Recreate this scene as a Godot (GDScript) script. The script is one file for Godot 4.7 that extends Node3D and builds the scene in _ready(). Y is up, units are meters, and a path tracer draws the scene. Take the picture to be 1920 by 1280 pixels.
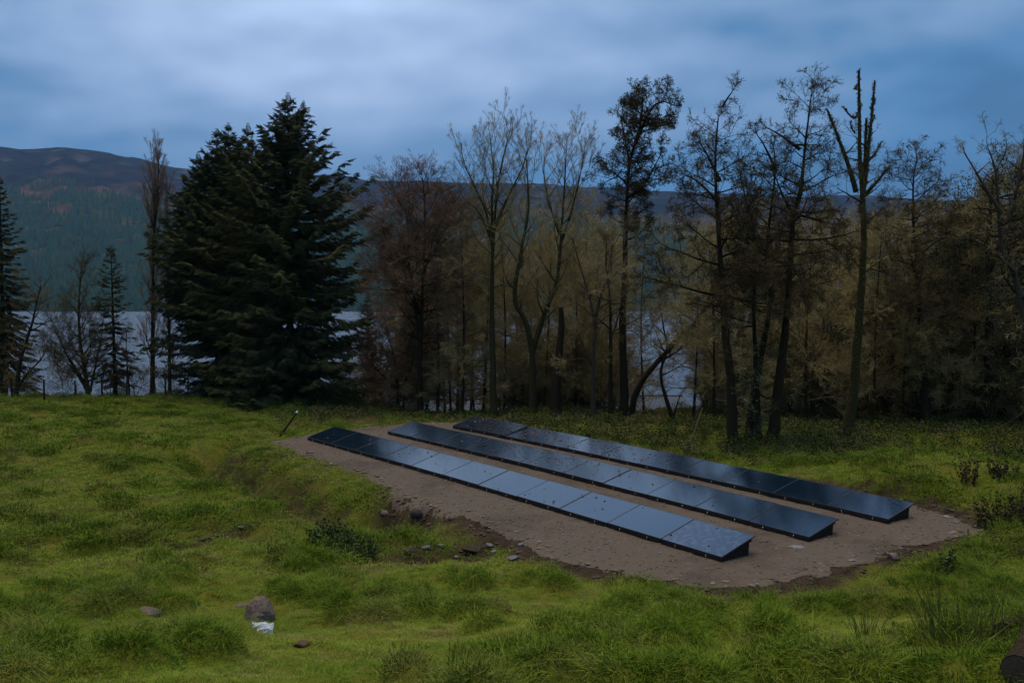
extends Node3D
# A dusk hillside above a loch: three rows of low solar panels on a gravel pad, rough pasture, a bare autumn wood and a big spruce.

const FOCAL := 1867.0            # 35 mm lens, measured on a 1920 x 1280 frame
const EYE := Vector3(0, 5.9, 0)
const PITCH := 0.06419

var rng := RandomNumberGenerator.new()
var n_low := FastNoiseLite.new()
var n_mid := FastNoiseLite.new()
var n_fine := FastNoiseLite.new()
var n_cell := FastNoiseLite.new()
var M := {}
var SPRAY := {}
var used := {}
var pad := PackedVector2Array()
var ditch := PackedVector2Array()
var scar_shades: Array = []
var grazed: Array = []          # closely grazed spots without tussocks: [place, radius]

# ------------------------------------------------------------------ small helpers
class MB:
	var v := PackedVector3Array()
	var n := PackedVector3Array()
	var c := PackedColorArray()
	var i := PackedInt32Array()
	var col := Color.WHITE
	func tube(p: PackedVector3Array, r: PackedFloat32Array, sides: int) -> void:
		var m := p.size()
		if m < 2:
			return
		var first := v.size()
		var u := Vector3.ZERO
		for k in m:
			var t: Vector3 = (p[mini(k + 1, m - 1)] - p[maxi(k - 1, 0)]).normalized()
			if k == 0:
				u = t.cross(Vector3(0.31, 0.2, 0.93)).normalized()
				if u.length() < 0.5:
					u = t.cross(Vector3.RIGHT).normalized()
			else:
				u = (u - t * u.dot(t)).normalized()
			var w := t.cross(u)
			for j in sides:
				var a := TAU * j / sides
				var d := u * cos(a) + w * sin(a)
				v.append(p[k] + d * r[k])
				n.append(d)
				c.append(col)
		for k in m - 1:
			for j in sides:
				var a0 := first + k * sides + j
				var a1 := first + k * sides + (j + 1) % sides
				var b0 := a0 + sides
				var b1 := a1 + sides
				i.append(a0); i.append(b0); i.append(a1)
				i.append(a1); i.append(b0); i.append(b1)
	func quad(a: Vector3, b: Vector3, cc: Vector3, d: Vector3) -> void:   # a b c d run counter-clockwise seen from the front
		var nn := (b - a).cross(cc - a).normalized()
		var f := v.size()
		for q in [a, b, cc, d]:
			v.append(q); n.append(nn); c.append(col)
		i.append(f); i.append(f + 2); i.append(f + 1)
		i.append(f); i.append(f + 3); i.append(f + 2)
	func tri(a: Vector3, b: Vector3, cc: Vector3) -> void:
		var nn := (b - a).cross(cc - a).normalized()
		var f := v.size()
		v.append(a); v.append(b); v.append(cc)
		n.append(nn); n.append(nn); n.append(nn)
		c.append(col); c.append(col); c.append(col)
		i.append(f); i.append(f + 2); i.append(f + 1)
	func box(lo: Vector3, hi: Vector3) -> void:
		var a := lo
		var b := hi
		quad(Vector3(a.x, a.y, b.z), Vector3(b.x, a.y, b.z), Vector3(b.x, b.y, b.z), Vector3(a.x, b.y, b.z))
		quad(Vector3(b.x, a.y, a.z), Vector3(a.x, a.y, a.z), Vector3(a.x, b.y, a.z), Vector3(b.x, b.y, a.z))
		quad(Vector3(b.x, a.y, b.z), Vector3(b.x, a.y, a.z), Vector3(b.x, b.y, a.z), Vector3(b.x, b.y, b.z))
		quad(Vector3(a.x, a.y, a.z), Vector3(a.x, a.y, b.z), Vector3(a.x, b.y, b.z), Vector3(a.x, b.y, a.z))
		quad(Vector3(a.x, b.y, b.z), Vector3(b.x, b.y, b.z), Vector3(b.x, b.y, a.z), Vector3(a.x, b.y, a.z))
		quad(Vector3(a.x, a.y, a.z), Vector3(b.x, a.y, a.z), Vector3(b.x, a.y, b.z), Vector3(a.x, a.y, b.z))
	func mesh(with_normals := true) -> ArrayMesh:
		var arr := []
		arr.resize(Mesh.ARRAY_MAX)
		arr[Mesh.ARRAY_VERTEX] = v
		if with_normals:
			arr[Mesh.ARRAY_NORMAL] = n
		arr[Mesh.ARRAY_COLOR] = c
		arr[Mesh.ARRAY_INDEX] = i
		var m := ArrayMesh.new()
		m.add_surface_from_arrays(Mesh.PRIMITIVE_TRIANGLES, arr)
		return m

func numbered(called: String) -> String:
	var k: int = used.get(called, -1) + 1
	used[called] = k
	return called if k == 0 else "%s_%03d" % [called, k]

func tag(o: Node, label: String, category: String, group := "", kind := "") -> Node:
	if label: o.set_meta("label", label)
	if category: o.set_meta("category", category)
	if group: o.set_meta("group", group)
	if kind: o.set_meta("kind", kind)
	return o

func thing(called: String, at: Vector3, label: String, category: String, group := "", turn := 0.0) -> Node3D:
	var o := Node3D.new()
	o.name = numbered(called)
	add_child(o)
	o.position = at
	o.rotation.y = turn
	tag(o, label, category, group)
	return o

func part(called: String, mesh: Mesh, mat: Material, parent: Node) -> MeshInstance3D:
	var o := MeshInstance3D.new()
	o.name = called if parent != self else numbered(called)
	o.mesh = mesh
	o.material_override = mat
	parent.add_child(o, true)
	return o

func many(called: String, mesh: Mesh, mat: Material, buf: PackedFloat32Array, parent: Node) -> MultiMeshInstance3D:
	var mm := MultiMesh.new()
	mm.transform_format = MultiMesh.TRANSFORM_3D
	mm.use_colors = true
	mm.mesh = mesh
	mm.instance_count = buf.size() / 16
	mm.buffer = buf
	var o := MultiMeshInstance3D.new()
	o.name = called if parent != self else numbered(called)
	o.multimesh = mm
	o.material_override = mat
	parent.add_child(o, true)
	o.set_meta("kind", "stuff")
	return o

func put(buf: PackedFloat32Array, b: Basis, p: Vector3, c: Color) -> void:
	buf.append(b.x.x); buf.append(b.y.x); buf.append(b.z.x); buf.append(p.x)
	buf.append(b.x.y); buf.append(b.y.y); buf.append(b.z.y); buf.append(p.y)
	buf.append(b.x.z); buf.append(b.y.z); buf.append(b.z.z); buf.append(p.z)
	buf.append(c.r); buf.append(c.g); buf.append(c.b); buf.append(1.0)

func rf(a: float, b: float) -> float:
	return rng.randf_range(a, b)

func rand_dir() -> Vector3:
	return Vector3(rf(-1, 1), rf(-1, 1), rf(-1, 1))

func along(y: Vector3, spin := 0.0) -> Basis:      # a frame whose y axis points along Y
	var yy := y.normalized()
	var x := yy.cross(Vector3(0.13, 0.21, 0.97)).normalized()
	var b := Basis(x, yy, x.cross(yy))
	return b * Basis(Vector3.UP, spin)

func spot(u: float, v: float, depth: float) -> Vector3:      # a measured bearing in the survey photograph and a distance from the camera, as a point of the place
	var dx := (u - 960.0) / FOCAL
	var dy := -(v - 640.0) / FOCAL
	var d := Vector3(dx, dy * cos(PITCH) - sin(PITCH), -dy * sin(PITCH) - cos(PITCH))
	return EYE + d * (depth / -d.z)

func ground_at(u: float, v: float) -> Vector3:
	var last := 5.0
	for k in range(1, 330):
		var depth := 5.0 + k * 0.25
		var p := spot(u, v, depth)
		if p.y < height(p.x, p.z):
			for q in 8:
				var mid := (last + depth) / 2
				p = spot(u, v, mid)
				if p.y < height(p.x, p.z): depth = mid
				else: last = mid
			p = spot(u, v, depth)
			p.y = height(p.x, p.z)
			return p
		last = depth
	return spot(u, v, 70)

func mat(c: Color, rough := 0.9, vertex := false) -> StandardMaterial3D:   # c is a linear base colour
	var m := StandardMaterial3D.new()
	m.albedo_color = c.linear_to_srgb()
	m.roughness = rough
	m.vertex_color_use_as_albedo = vertex
	m.metallic_specular = 0.15
	m.cull_mode = BaseMaterial3D.CULL_DISABLED
	return m

func speckle(size: int, freq: float, stops: Array, seed_: int, octaves := 4) -> NoiseTexture2D:
	var f := FastNoiseLite.new()
	f.seed = seed_
	f.frequency = freq
	f.fractal_octaves = octaves
	var g := Gradient.new()
	var off := PackedFloat32Array()
	var cols := PackedColorArray()
	for s in stops:
		off.append(s[0])
		cols.append((s[1] as Color).linear_to_srgb())
	g.offsets = off
	g.colors = cols
	var t := NoiseTexture2D.new()
	t.width = size
	t.height = size
	t.seamless = true
	t.noise = f
	t.color_ramp = g
	return t

func bumps(size: int, freq: float, strength: float, seed_: int) -> NoiseTexture2D:
	var f := FastNoiseLite.new()
	f.seed = seed_
	f.frequency = freq
	f.fractal_octaves = 5
	var t := NoiseTexture2D.new()
	t.width = size
	t.height = size
	t.seamless = true
	t.noise = f
	t.as_normal_map = true
	t.bump_strength = strength
	return t

func textured(m: StandardMaterial3D, t: Texture2D, scale: float, nt: Texture2D = null, nscale := 1.0) -> StandardMaterial3D:
	m.albedo_texture = t
	m.uv1_triplanar = true
	m.uv1_world_triplanar = true
	m.uv1_scale = Vector3.ONE * scale
	if nt:
		m.normal_enabled = true
		m.normal_texture = nt
		m.normal_scale = nscale
	return m

# ------------------------------------------------------------------ the lie of the land
const PROFILE := [[-260, 46.0], [-40, 13.5], [0, 4.3], [4, 3.45], [8, 2.5], [11, 1.62], [14, 0.76], [17, 0.10], [20, -0.26], [24, -0.34], [30, -0.42], [40, -0.68], [50, -1.12], [60, -1.65], [65, -2.2], [72, -4.2], [80, -7.0], [100, -14.0], [160, -31.0], [240, -46.0], [480, -66.0], [900, -80.0]]

func profile(d: float) -> float:
	var a: Array = PROFILE
	for k in range(1, a.size()):
		if d <= a[k][0] or k == a.size() - 1:
			var t: float = clampf((d - a[k - 1][0]) / (a[k][0] - a[k - 1][0]), 0, 1)
			var km: int = maxi(k - 2, 0)
			var kp: int = mini(k + 1, a.size() - 1)
			var w: float = a[k][0] - a[k - 1][0]
			var m0: float = (a[k][1] - a[km][1]) / maxf(a[k][0] - a[km][0], 0.01) * w
			var m1: float = (a[kp][1] - a[k - 1][1]) / maxf(a[kp][0] - a[k - 1][0], 0.01) * w
			var t2 := t * t
			var t3 := t2 * t
			return (2 * t3 - 3 * t2 + 1) * a[k - 1][1] + (t3 - 2 * t2 + t) * m0 + (-2 * t3 + 3 * t2) * a[k][1] + (t3 - t2) * m1
	return 0.0

func pad_distance(x: float, z: float) -> float:      # metres outside the gravel pad's edge, negative inside
	if x < -14 or x > 17 or z < -47 or z > -13:
		return 6.0
	var p := Vector2(x, z)
	var best := 1e9
	for k in pad.size():
		var q := Geometry2D.get_closest_point_to_segment(p, pad[k], pad[(k + 1) % pad.size()])
		best = minf(best, q.distance_squared_to(p))
	best = sqrt(best)
	return -best if Geometry2D.is_point_in_polygon(p, pad) else best

# each row: x, z, height of its far end, heading, tilt, rise along, belly, pitch of the panels
const ROWS := [[-7.40, -35.71, 0.143, 0.9064, 0.2506, -0.1145, 0.047, 1.744], [-4.74, -37.60, 0.058, 0.9258, 0.2394, -0.0465, 0.0615, 1.741], [-2.34, -39.03, 0.062, 0.9277, 0.2175, 0.008, 0.0636, 1.737]]

func row_rise(r: Array, t: float) -> float:
	return r[2] + r[5] * t + r[6] * t * (1 - t) * 4

func pad_y(x: float, z: float) -> float:
	var dx := x + 7.40
	var dz := z + 35.71
	var s := clampf((dx * cos(0.92) + dz * sin(0.92)) / 19.18, 0, 1)
	var c := clampf((dx * sin(0.92) - dz * cos(0.92)) / 3.05, 0, 2)
	var k := mini(int(c), 1)
	return lerpf(row_rise(ROWS[k], s), row_rise(ROWS[k + 1], s), c - k) - 0.135 + 0.012 * n_mid.get_noise_2d(x * 1.7, z * 1.7)

func natural(x: float, z: float) -> float:
	var d := -z
	var h := profile(d + 6.0 * smoothstep(-12.0, -4.0, x) * smoothstep(41.0, 54.0, d))
	h += 1.05 * exp(-pow((x - 12.2) / 3.4, 2) - pow((z + 28.8) / 4.0, 2))
	h += 0.25 * smoothstep(7.0, 15.0, x) * exp(-pow((d - 21.0) / 7.0, 2))
	h += 0.7 * smoothstep(-12.0, -40.0, x) * exp(-pow((d - 30.0) / 22.0, 2)) * 0.6
	h += 0.25 * n_low.get_noise_2d(x, z) * smoothstep(3.0, 14.0, d)
	if d > 20 and d < 44 and x > -17 and x < 4:
		var p := Vector2(x, z)
		var best := 1e9
		for k in ditch.size() - 1:
			best = minf(best, Geometry2D.get_closest_point_to_segment(p, ditch[k], ditch[k + 1]).distance_squared_to(p))
		h -= 1.05 * exp(-best / 0.9)
	return h

func tussock(x: float, z: float) -> float:         # 0 between tussocks, 1 on the crown of one
	var here := smoothstep(-0.12, 0.22, n_low.get_noise_2d(x * 3.1 + 50, z * 3.1) + 0.35 * n_mid.get_noise_2d(x * 0.5, z * 0.5))
	var c := n_cell.get_noise_2d(x, z * 1.15)          # -1 at the heart of a cell
	for g in grazed:
		var q: float = (pow(x - g[0].x, 2) + pow(z - g[0].z, 2)) / (g[1] * g[1])
		if q < 4.0: here *= 1.0 - exp(-q * 1.5)
	return here * smoothstep(-0.38, -0.86, c)

func hummocks(x: float, z: float) -> float:
	var d := -z
	var big := n_mid.get_noise_2d(x, z * 1.25)
	var fine := n_fine.get_noise_2d(x, z * 1.2)
	var near := lerpf(1.0, 0.7, smoothstep(14.0, 34.0, d))
	var h := near * (0.31 * tussock(x, z) + 0.08 * absf(fine) + 0.12 * big)
	if d > 70: h *= 2.0
	return h

func scar_shade_amount(x: float, z: float) -> float:
	var best := 0.0
	for s in scar_shades:
		var dx: float = (x - s[0].x) / s[1]
		var dz: float = (z - s[0].z) / s[2]
		var q := dx * dx + dz * dz
		if q < 6.0:
			best = maxf(best, exp(-q * 1.2) * s[3])
	return best

func bank_width(x: float, z: float) -> float:
	return lerpf(1.25, 3.0, smoothstep(-2.5, -6.0, x))

func height(x: float, z: float) -> float:
	var h := natural(x, z)
	var s := pad_distance(x, z)
	if s >= 5.9:
		return h + hummocks(x, z) - 0.34 * scar_shade_amount(x, z)
	s += 0.35 * n_mid.get_noise_2d(x * 0.9 + 9, z * 0.9)
	var k := smoothstep(0.0, bank_width(x, z), s)
	return lerpf(pad_y(x, z), h + hummocks(x, z) - 0.34 * scar_shade_amount(x, z), k)

func slope_up(x: float, z: float) -> Vector3:
	var e := 0.12
	var h := height(x, z)
	return Vector3(h - height(x + e, z), e, h - height(x, z + e)).normalized()

# how much bare earth, or hollow shadow in earth colour, shows, 0 to 1
func earth(x: float, z: float, s: float) -> float:
	var e := scar_shade_amount(x, z)
	if s < 5.0:
		var noise := 0.5 * n_mid.get_noise_2d(x * 1.3 + 30, z * 1.3) + 0.25 * n_fine.get_noise_2d(x * 1.4, z * 1.4)
		var side := smoothstep(-5.0, -2.2, x)
		var wide := lerpf(1.1, 1.0, side)
		e = maxf(e, (1.0 - smoothstep(0.35, wide, s + noise * 0.9)) * lerpf(0.3, 1.0, side))
		if x < -2.0 and z < -24 and z > -38:
			e = maxf(e, (1.0 - smoothstep(0.45, 1.15, absf(s - 2.1 + noise))) * 0.75)
	return clampf(e, 0, 1)

# ------------------------------------------------------------------ light and air
func sky_colour(dir: Vector3, a: FastNoiseLite, b: FastNoiseLite) -> Color:
	var y := maxf(dir.y, 0.0)
	var el := rad_to_deg(asin(y))
	# brightness of the cloud deck by height: dull at the horizon, lighter overhead
	var stops := [[0.0, 0.265], [4.0, 0.29], [7.0, 0.335], [10.0, 0.425], [14.0, 0.52], [20.0, 0.66], [35.0, 1.0], [90.0, 1.65]]
	var g: float = stops[stops.size() - 1][1]
	for k in range(1, stops.size()):
		if el <= stops[k][0]:
			g = lerpf(stops[k - 1][1], stops[k][1], (el - stops[k - 1][0]) / (stops[k][0] - stops[k - 1][0]))
			break
	var q := Vector2(dir.x, dir.z) / (y + 0.22) * 1.35
	var n1 := a.get_noise_2d(q.x * 0.85 + 3.1, q.y * 1.25 + 0.4)
	var n2 := b.get_noise_2d(q.x * 1.6, q.y * 2.3)
	var n3 := b.get_noise_2d(q.x * 4.2 + 8.0, q.y * 4.6)
	g *= 1.0 + (0.40 * n1 + 0.20 * n2 + 0.14 * n3) * smoothstep(1.0, 9.0, el)
	# the low sun stands behind the cloud over the loch
	var glow := Vector3(-0.20, 0.375, -0.905).normalized().dot(dir)
	g *= 0.58 + 0.56 * exp(-(1.0 - glow) * 11.0)
	# thin bright cloud is whiter, thick dull cloud bluer
	var tint := [[0.22, 0.37, 2.0], [0.26, 0.40, 1.95], [0.29, 0.51, 1.78], [0.33, 0.56, 1.72], [0.54, 0.73, 1.50], [1.1, 0.82, 1.27]]
	var r: float = tint[5][1]
	var b2: float = tint[5][2]
	for k in range(1, 6):
		if g <= tint[k][0]:
			var f := clampf((g - tint[k - 1][0]) / (tint[k][0] - tint[k - 1][0]), 0, 1)
			r = lerpf(tint[k - 1][1], tint[k][1], f)
			b2 = lerpf(tint[k - 1][2], tint[k][2], f)
			break
	g /= 1.9
	return Color(g * r, g, g * b2)

func make_sky() -> Sky:
	var a := FastNoiseLite.new()
	a.seed = 11
	a.frequency = 0.55
	a.fractal_octaves = 4
	a.fractal_gain = 0.45
	var b := FastNoiseLite.new()
	b.seed = 5
	b.frequency = 0.9
	b.fractal_octaves = 4
	var w := 1024
	var h := 512
	var img := Image.create(w, h, false, Image.FORMAT_RGBF)
	for y in h:
		var lat := PI * (0.5 - (y + 0.5) / h)
		for x in w:
			if lat < -0.06:
				img.set_pixel(x, y, Color(0.05, 0.07, 0.09))
				continue
			var lon := TAU * (x + 0.5) / w
			img.set_pixel(x, y, sky_colour(Vector3(sin(lon) * cos(lat), sin(lat), -cos(lon) * cos(lat)), a, b))
	var p := PanoramaSkyMaterial.new()
	p.panorama = ImageTexture.create_from_image(img)
	var s := Sky.new()
	s.sky_material = p
	return s

func set_light() -> void:
	var cam := Camera3D.new()
	cam.name = "camera"
	add_child(cam)
	cam.position = EYE
	cam.rotation.x = -PITCH
	cam.keep_aspect = Camera3D.KEEP_HEIGHT
	cam.fov = rad_to_deg(2.0 * atan(640.0 / FOCAL))
	cam.near = 0.1
	cam.far = 20000
	cam.current = true
	var env := Environment.new()
	env.background_mode = Environment.BG_SKY
	env.sky = make_sky()
	env.tonemap_mode = Environment.TONE_MAPPER_LINEAR
	env.tonemap_exposure = 1.9
	env.fog_enabled = true
	env.fog_density = 0.00006
	env.fog_light_color = Color(0.55, 0.78, 1.0)
	env.sdfgi_enabled = true
	env.ssao_enabled = true
	env.ssil_enabled = true
	var we := WorldEnvironment.new()
	we.name = "air"
	we.environment = env
	add_child(we)
	var sun := DirectionalLight3D.new()
	sun.name = "veiled_sun"
	sun.light_energy = 0.5
	sun.light_angular_distance = 40
	sun.light_color = Color(1.0, 0.86, 0.64)
	sun.shadow_enabled = true
	add_child(sun)
	sun.look_at_from_position(Vector3.ZERO, -Vector3(-0.12, 1.0, -0.08), Vector3.RIGHT)

# ------------------------------------------------------------------ setting
func grid_lines(spec: Array) -> PackedFloat32Array:     # [[from, to, step], ...]
	var o := PackedFloat32Array()
	for s in spec:
		var v: float = s[0]
		while v < s[1] - 1e-4:
			o.append(v)
			v += s[2]
	o.append(spec[spec.size() - 1][1])
	return o

func sheet(xs: PackedFloat32Array, zs: PackedFloat32Array, hf: Callable, cf: Callable) -> ArrayMesh:
	var w := xs.size()
	var m := MB.new()
	for z in zs:
		for x in xs:
			var p := Vector3(x, hf.call(x, z), z)
			m.v.append(p)
			m.c.append(cf.call(p))
	m.n.resize(m.v.size())
	for k in zs.size():
		for j in w:
			var a := m.v[k * w + maxi(j - 1, 0)]
			var b := m.v[k * w + mini(j + 1, w - 1)]
			var c := m.v[maxi(k - 1, 0) * w + j]
			var d := m.v[mini(k + 1, zs.size() - 1) * w + j]
			m.n[k * w + j] = (d - c).cross(b - a).normalized()
			if k < zs.size() - 1 and j < w - 1:
				var q := k * w + j
				m.i.append(q); m.i.append(q + 1); m.i.append(q + w)
				m.i.append(q + 1); m.i.append(q + w + 1); m.i.append(q + w)
	return m.mesh()

func mixc(a: Color, b: Color, t: float) -> Color:
	return a.lerp(b, clampf(t, 0, 1))

func ground_colour(p: Vector3) -> Color:
	var s := pad_distance(p.x, p.z)
	var d := -p.z
	var n1 := n_mid.get_noise_2d(p.x * 0.8, p.z * 0.8)
	var n2 := n_fine.get_noise_2d(p.x * 2.0, p.z * 2.0)
	var c := mixc(Color(0.060, 0.082, 0.009), Color(0.090, 0.092, 0.016), 0.5 + n1 + 0.4 * n2)
	var wood := smoothstep(40.0, 47.0, d + 3.0 * n1) * smoothstep(-13.0, -9.0, p.x + 2.0 * n1)
	wood = maxf(wood, smoothstep(62.0, 66.0, d))
	c = mixc(c, mixc(Color(0.045, 0.038, 0.018), Color(0.05, 0.052, 0.018), 0.5 + n2), wood)
	c = mixc(c, mixc(Color(0.018, 0.013, 0.009), Color(0.044, 0.032, 0.023), 0.5 + 1.2 * n2), earth(p.x, p.z, s))
	return c

func build_ground() -> void:
	var xs := grid_lines([[-1400, -400, 125], [-400, -80, 20], [-80, -34, 3], [-34, -17, 0.5], [-17, 17, 0.17], [17, 34, 0.5], [34, 80, 3], [80, 400, 20], [400, 1400, 125]])
	var zs := grid_lines([[-700, -240, 30], [-240, -90, 6], [-90, -64, 1.2], [-64, -42, 0.4], [-42, -6, 0.17], [-6, 3, 0.6], [3, 40, 4], [40, 260, 20]])
	var m := sheet(xs, zs, height, ground_colour)
	var o := part("ground", m, M.ground, self)
	tag(o, "rough green pasture falling away to the wood", "", "", "structure")
	# gravel pad: rises just above the ground inside its edge and dives under it outside
	var px := grid_lines([[-11, 13.5, 0.13]])
	var pz := grid_lines([[-43, -17, 0.13]])
	var g := sheet(px, pz, func(x, z):
		var s := pad_distance(x, z) + 0.32 * n_mid.get_noise_2d(x * 0.9 + 9, z * 0.9) + 0.12 * n_fine.get_noise_2d(x, z)
		var on := pad_y(x, z) + 0.015 + 0.012 * n_fine.get_noise_2d(x * 1.1, z * 1.1)
		if s < -0.05: return on
		return lerpf(on, minf(height(x, z), on) - 0.25, smoothstep(-0.05, 0.8, s)), func(p):
		var t := 0.5 + 0.9 * n_low.get_noise_2d(p.x * 3.0 + 7, p.z * 3.0) + 0.35 * n_fine.get_noise_2d(p.x, p.z)
		return mixc(Color(0.70, 0.69, 0.69), Color(1.36, 1.32, 1.3), t))
	tag(part("gravel_pad", g, M.gravel, self), "pinkish gravel bed under the solar panels", "", "", "structure")

const RIDGE := [[-2500, 330], [-900, 300], [0, 278], [60, 283], [120, 279], [180, 285], [250, 297], [340, 317], [430, 333], [600, 330], [650, 331], [700, 342], [760, 340], [870, 345], [1000, 346], [1100, 352], [1300, 362], [1500, 370], [1600, 367], [1750, 377], [1920, 380], [2600, 370], [4500, 380]]

func ridge_height(x: float) -> float:
	var u := 960.0 + FOCAL * x / 3400.0
	for k in range(1, RIDGE.size()):
		if u <= RIDGE[k][0] or k == RIDGE.size() - 1:
			var t: float = clampf((u - RIDGE[k - 1][0]) / (RIDGE[k][0] - RIDGE[k - 1][0]), 0, 1)
			var v: float = lerpf(RIDGE[k - 1][1], RIDGE[k][1], smoothstep(0, 1, t))
			return 5.9 + (520.0 - v) / FOCAL * 3400.0
	return 300.0

func hill_y(x: float, z: float) -> float:
	var s := (-z - 1350.0) / 2050.0
	var top := ridge_height(x * (3400.0 / maxf(-z, 1350.0)))
	var h := -44.0
	if s <= 0: return h + s * 40.0
	if s < 1.0: h = -44.0 + (top + 44.0) * (0.62 * s + 0.38 * smoothstep(0.0, 1.0, s))
	else: h = top - (s - 1.0) * 260.0
	return h + (n_low.get_noise_2d(x * 0.12, z * 0.12) * 26.0 + n_mid.get_noise_2d(x * 0.02, z * 0.02) * 9.0) * smoothstep(0.0, 0.25, s) * (1.0 - 0.8 * smoothstep(0.75, 1.0, s))

func wooded(x: float, z: float) -> float:          # 1 in the plantation across the loch, 0 on open moor
	var s := (-z - 1350.0) / 2050.0
	var n := n_low.get_noise_2d(x * 0.05 + 400, z * 0.09) + 0.5 * n_low.get_noise_2d(x * 0.19, z * 0.22)
	var top := lerpf(0.52, 0.36, smoothstep(-200.0, 900.0, x))
	return smoothstep(0.06, -0.06, s - top + 0.14 * n) * smoothstep(0.62, 0.42, n + 0.25 * smoothstep(100.0, 900.0, x))

func hill_colour(p: Vector3) -> Color:
	var s := (-p.z - 1350.0) / 2050.0
	var n1 := n_low.get_noise_2d(p.x * 0.06, p.z * 0.1)
	var n2 := n_mid.get_noise_2d(p.x * 0.035, p.z * 0.06)
	var c := mixc(Color(0.022, 0.020, 0.026), Color(0.011, 0.014, 0.022), 0.5 + n1 + n2)        # heather
	c = mixc(c, Color(0.075, 0.05, 0.034), smoothstep(0.62, 0.5, s + 0.12 * n2 + 0.1 * n1) * 0.8)         # bracken and dead grass
	c = mixc(c, Color(0.13, 0.115, 0.045), smoothstep(0.1, 0.35, n1) * smoothstep(0.3, 0.4, s) * smoothstep(0.6, 0.5, s) * smoothstep(0.0, 500.0, p.x))
	c = mixc(c, Color(0.12, 0.12, 0.12), smoothstep(0.32, 0.5, n2) * smoothstep(0.6, 0.75, s) * 0.5)
	c = mixc(c, Color(0.03, 0.042, 0.02), wooded(p.x, p.z))
	c = mixc(c, Color(0.12, 0.085, 0.05), smoothstep(0.035, 0.01, s) * 0.8)
	return c

func build_far_shore() -> void:
	var xs := grid_lines([[-4600, -2000, 130], [-2000, 2000, 34], [2000, 4600, 130]])
	var zs := grid_lines([[-5200, -3500, 170], [-3500, -1340, 30], [-1340, -1290, 10]])
	tag(part("hills", sheet(xs, zs, hill_y, hill_colour), M.hill, self), "heather hill across the loch", "", "", "structure")
	var water := MB.new()
	water.quad(Vector3(-5200, -40, -200), Vector3(5200, -40, -200), Vector3(5200, -40, -1500), Vector3(-5200, -40, -1500))
	tag(part("water", water.mesh(), M.water, self), "still grey loch", "", "", "structure")
	# plantation: a conifer of three ragged tiers, planted some thirty thousand times
	rng.seed = 77
	var fir := MB.new()
	for tier in 4:
		var y0 := 0.08 + tier * 0.23
		var r := 0.20 - tier * 0.045
		for k in 6:
			var a0 := TAU * (k + 0.3 * tier) / 6
			var a1 := TAU * (k + 1 + 0.3 * tier) / 6
			var drop := -0.03 if k % 2 else 0.03
			fir.tri(Vector3(cos(a1) * r, y0 - drop, sin(a1) * r), Vector3(cos(a0) * r, y0 + drop, sin(a0) * r), Vector3(0, y0 + 0.34, 0))
	var buf := PackedFloat32Array()
	var tries := 0
	while buf.size() / 16 < 30000 and tries < 150000:
		tries += 1
		var z := -1352.0 - pow(rng.randf(), 1.15) * 1250.0
		var x := rf(-0.66, 0.66) * -z
		if rng.randf() > wooded(x, z): continue
		var s := rf(11, 20)
		var c := mixc(Color(0.022, 0.058, 0.034), Color(0.062, 0.105, 0.048), rng.randf() * 0.6 + 0.4 * n_low.get_noise_2d(x * 0.1, z * 0.1) + 0.1)
		put(buf, Basis(Vector3.UP, rf(0, TAU)) * Basis.from_scale(Vector3(s * rf(0.9, 1.3), s, s * rf(0.9, 1.3))), Vector3(x, hill_y(x, z) - 0.8, z), c)
	tag(many("conifer_forest", fir.mesh(false), M.leafcol, buf, self), "dark conifer plantation covering the far shore of the loch", "forest")
	# birches and larches gone brown, along the shore and the upper edge
	var bl := MB.new()
	for k in 40:
		var p := Vector3(rf(-1, 1), rf(-1, 1), rf(-1, 1))
		while p.length() > 1.0: p = Vector3(rf(-1, 1), rf(-1, 1), rf(-1, 1))
		p = Vector3(p.x * 0.34, 0.55 + p.y * 0.42, p.z * 0.34)
		var e := rand_dir().normalized() * 0.10
		var f := rand_dir().normalized() * 0.10
		bl.tri(p - e, p + e, p + f * 1.3)
	bl.tri(Vector3(-0.02, 0, 0), Vector3(0.02, 0, 0), Vector3(0, 0.6, 0))
	var buf2 := PackedFloat32Array()
	for k in 9000:
		var z := -1352.0 - pow(rng.randf(), 1.4) * 1300.0
		var x := rf(-0.66, 0.66) * -z
		var w := wooded(x, z)
		var shore := smoothstep(-1405.0, -1360.0, z)
		var edge := 4.0 * w * (1.0 - w)
		var rows := n_low.get_noise_2d(x * 0.16 + 90, z * 0.16)
		if rng.randf() > maxf(maxf(shore * 0.8, edge), smoothstep(0.25, 0.45, rows)): continue
		var s := rf(7, 13)
		put(buf2, Basis(Vector3.UP, rf(0, TAU)).scaled(Vector3.ONE * s), Vector3(x, hill_y(x, z) - 0.5, z), mixc(Color(0.075, 0.042, 0.022), Color(0.09, 0.075, 0.045), rng.randf()))
	tag(many("birch_wood", bl.mesh(false), M.leafcol, buf2, self), "brown birch and larch wood scattered over the far shore", "wood")

# ------------------------------------------------------------------ sprays: the last metre of a branch, copied along the limbs of a tree
func twig(m: MB, p: Vector3, dir: Vector3, length: float, r: float, segs: int, wob: float, lift: float) -> PackedVector3Array:
	var pts := PackedVector3Array([p])
	var rs := PackedFloat32Array([r])
	var d := dir.normalized()
	for k in segs:
		d = (d + rand_dir() * wob + Vector3(0, lift, 0)).normalized()
		p += d * length / segs
		pts.append(p)
		rs.append(lerpf(r, r * 0.35, (k + 1.0) / segs))
	m.tube(pts, rs, 3)
	return pts

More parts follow.
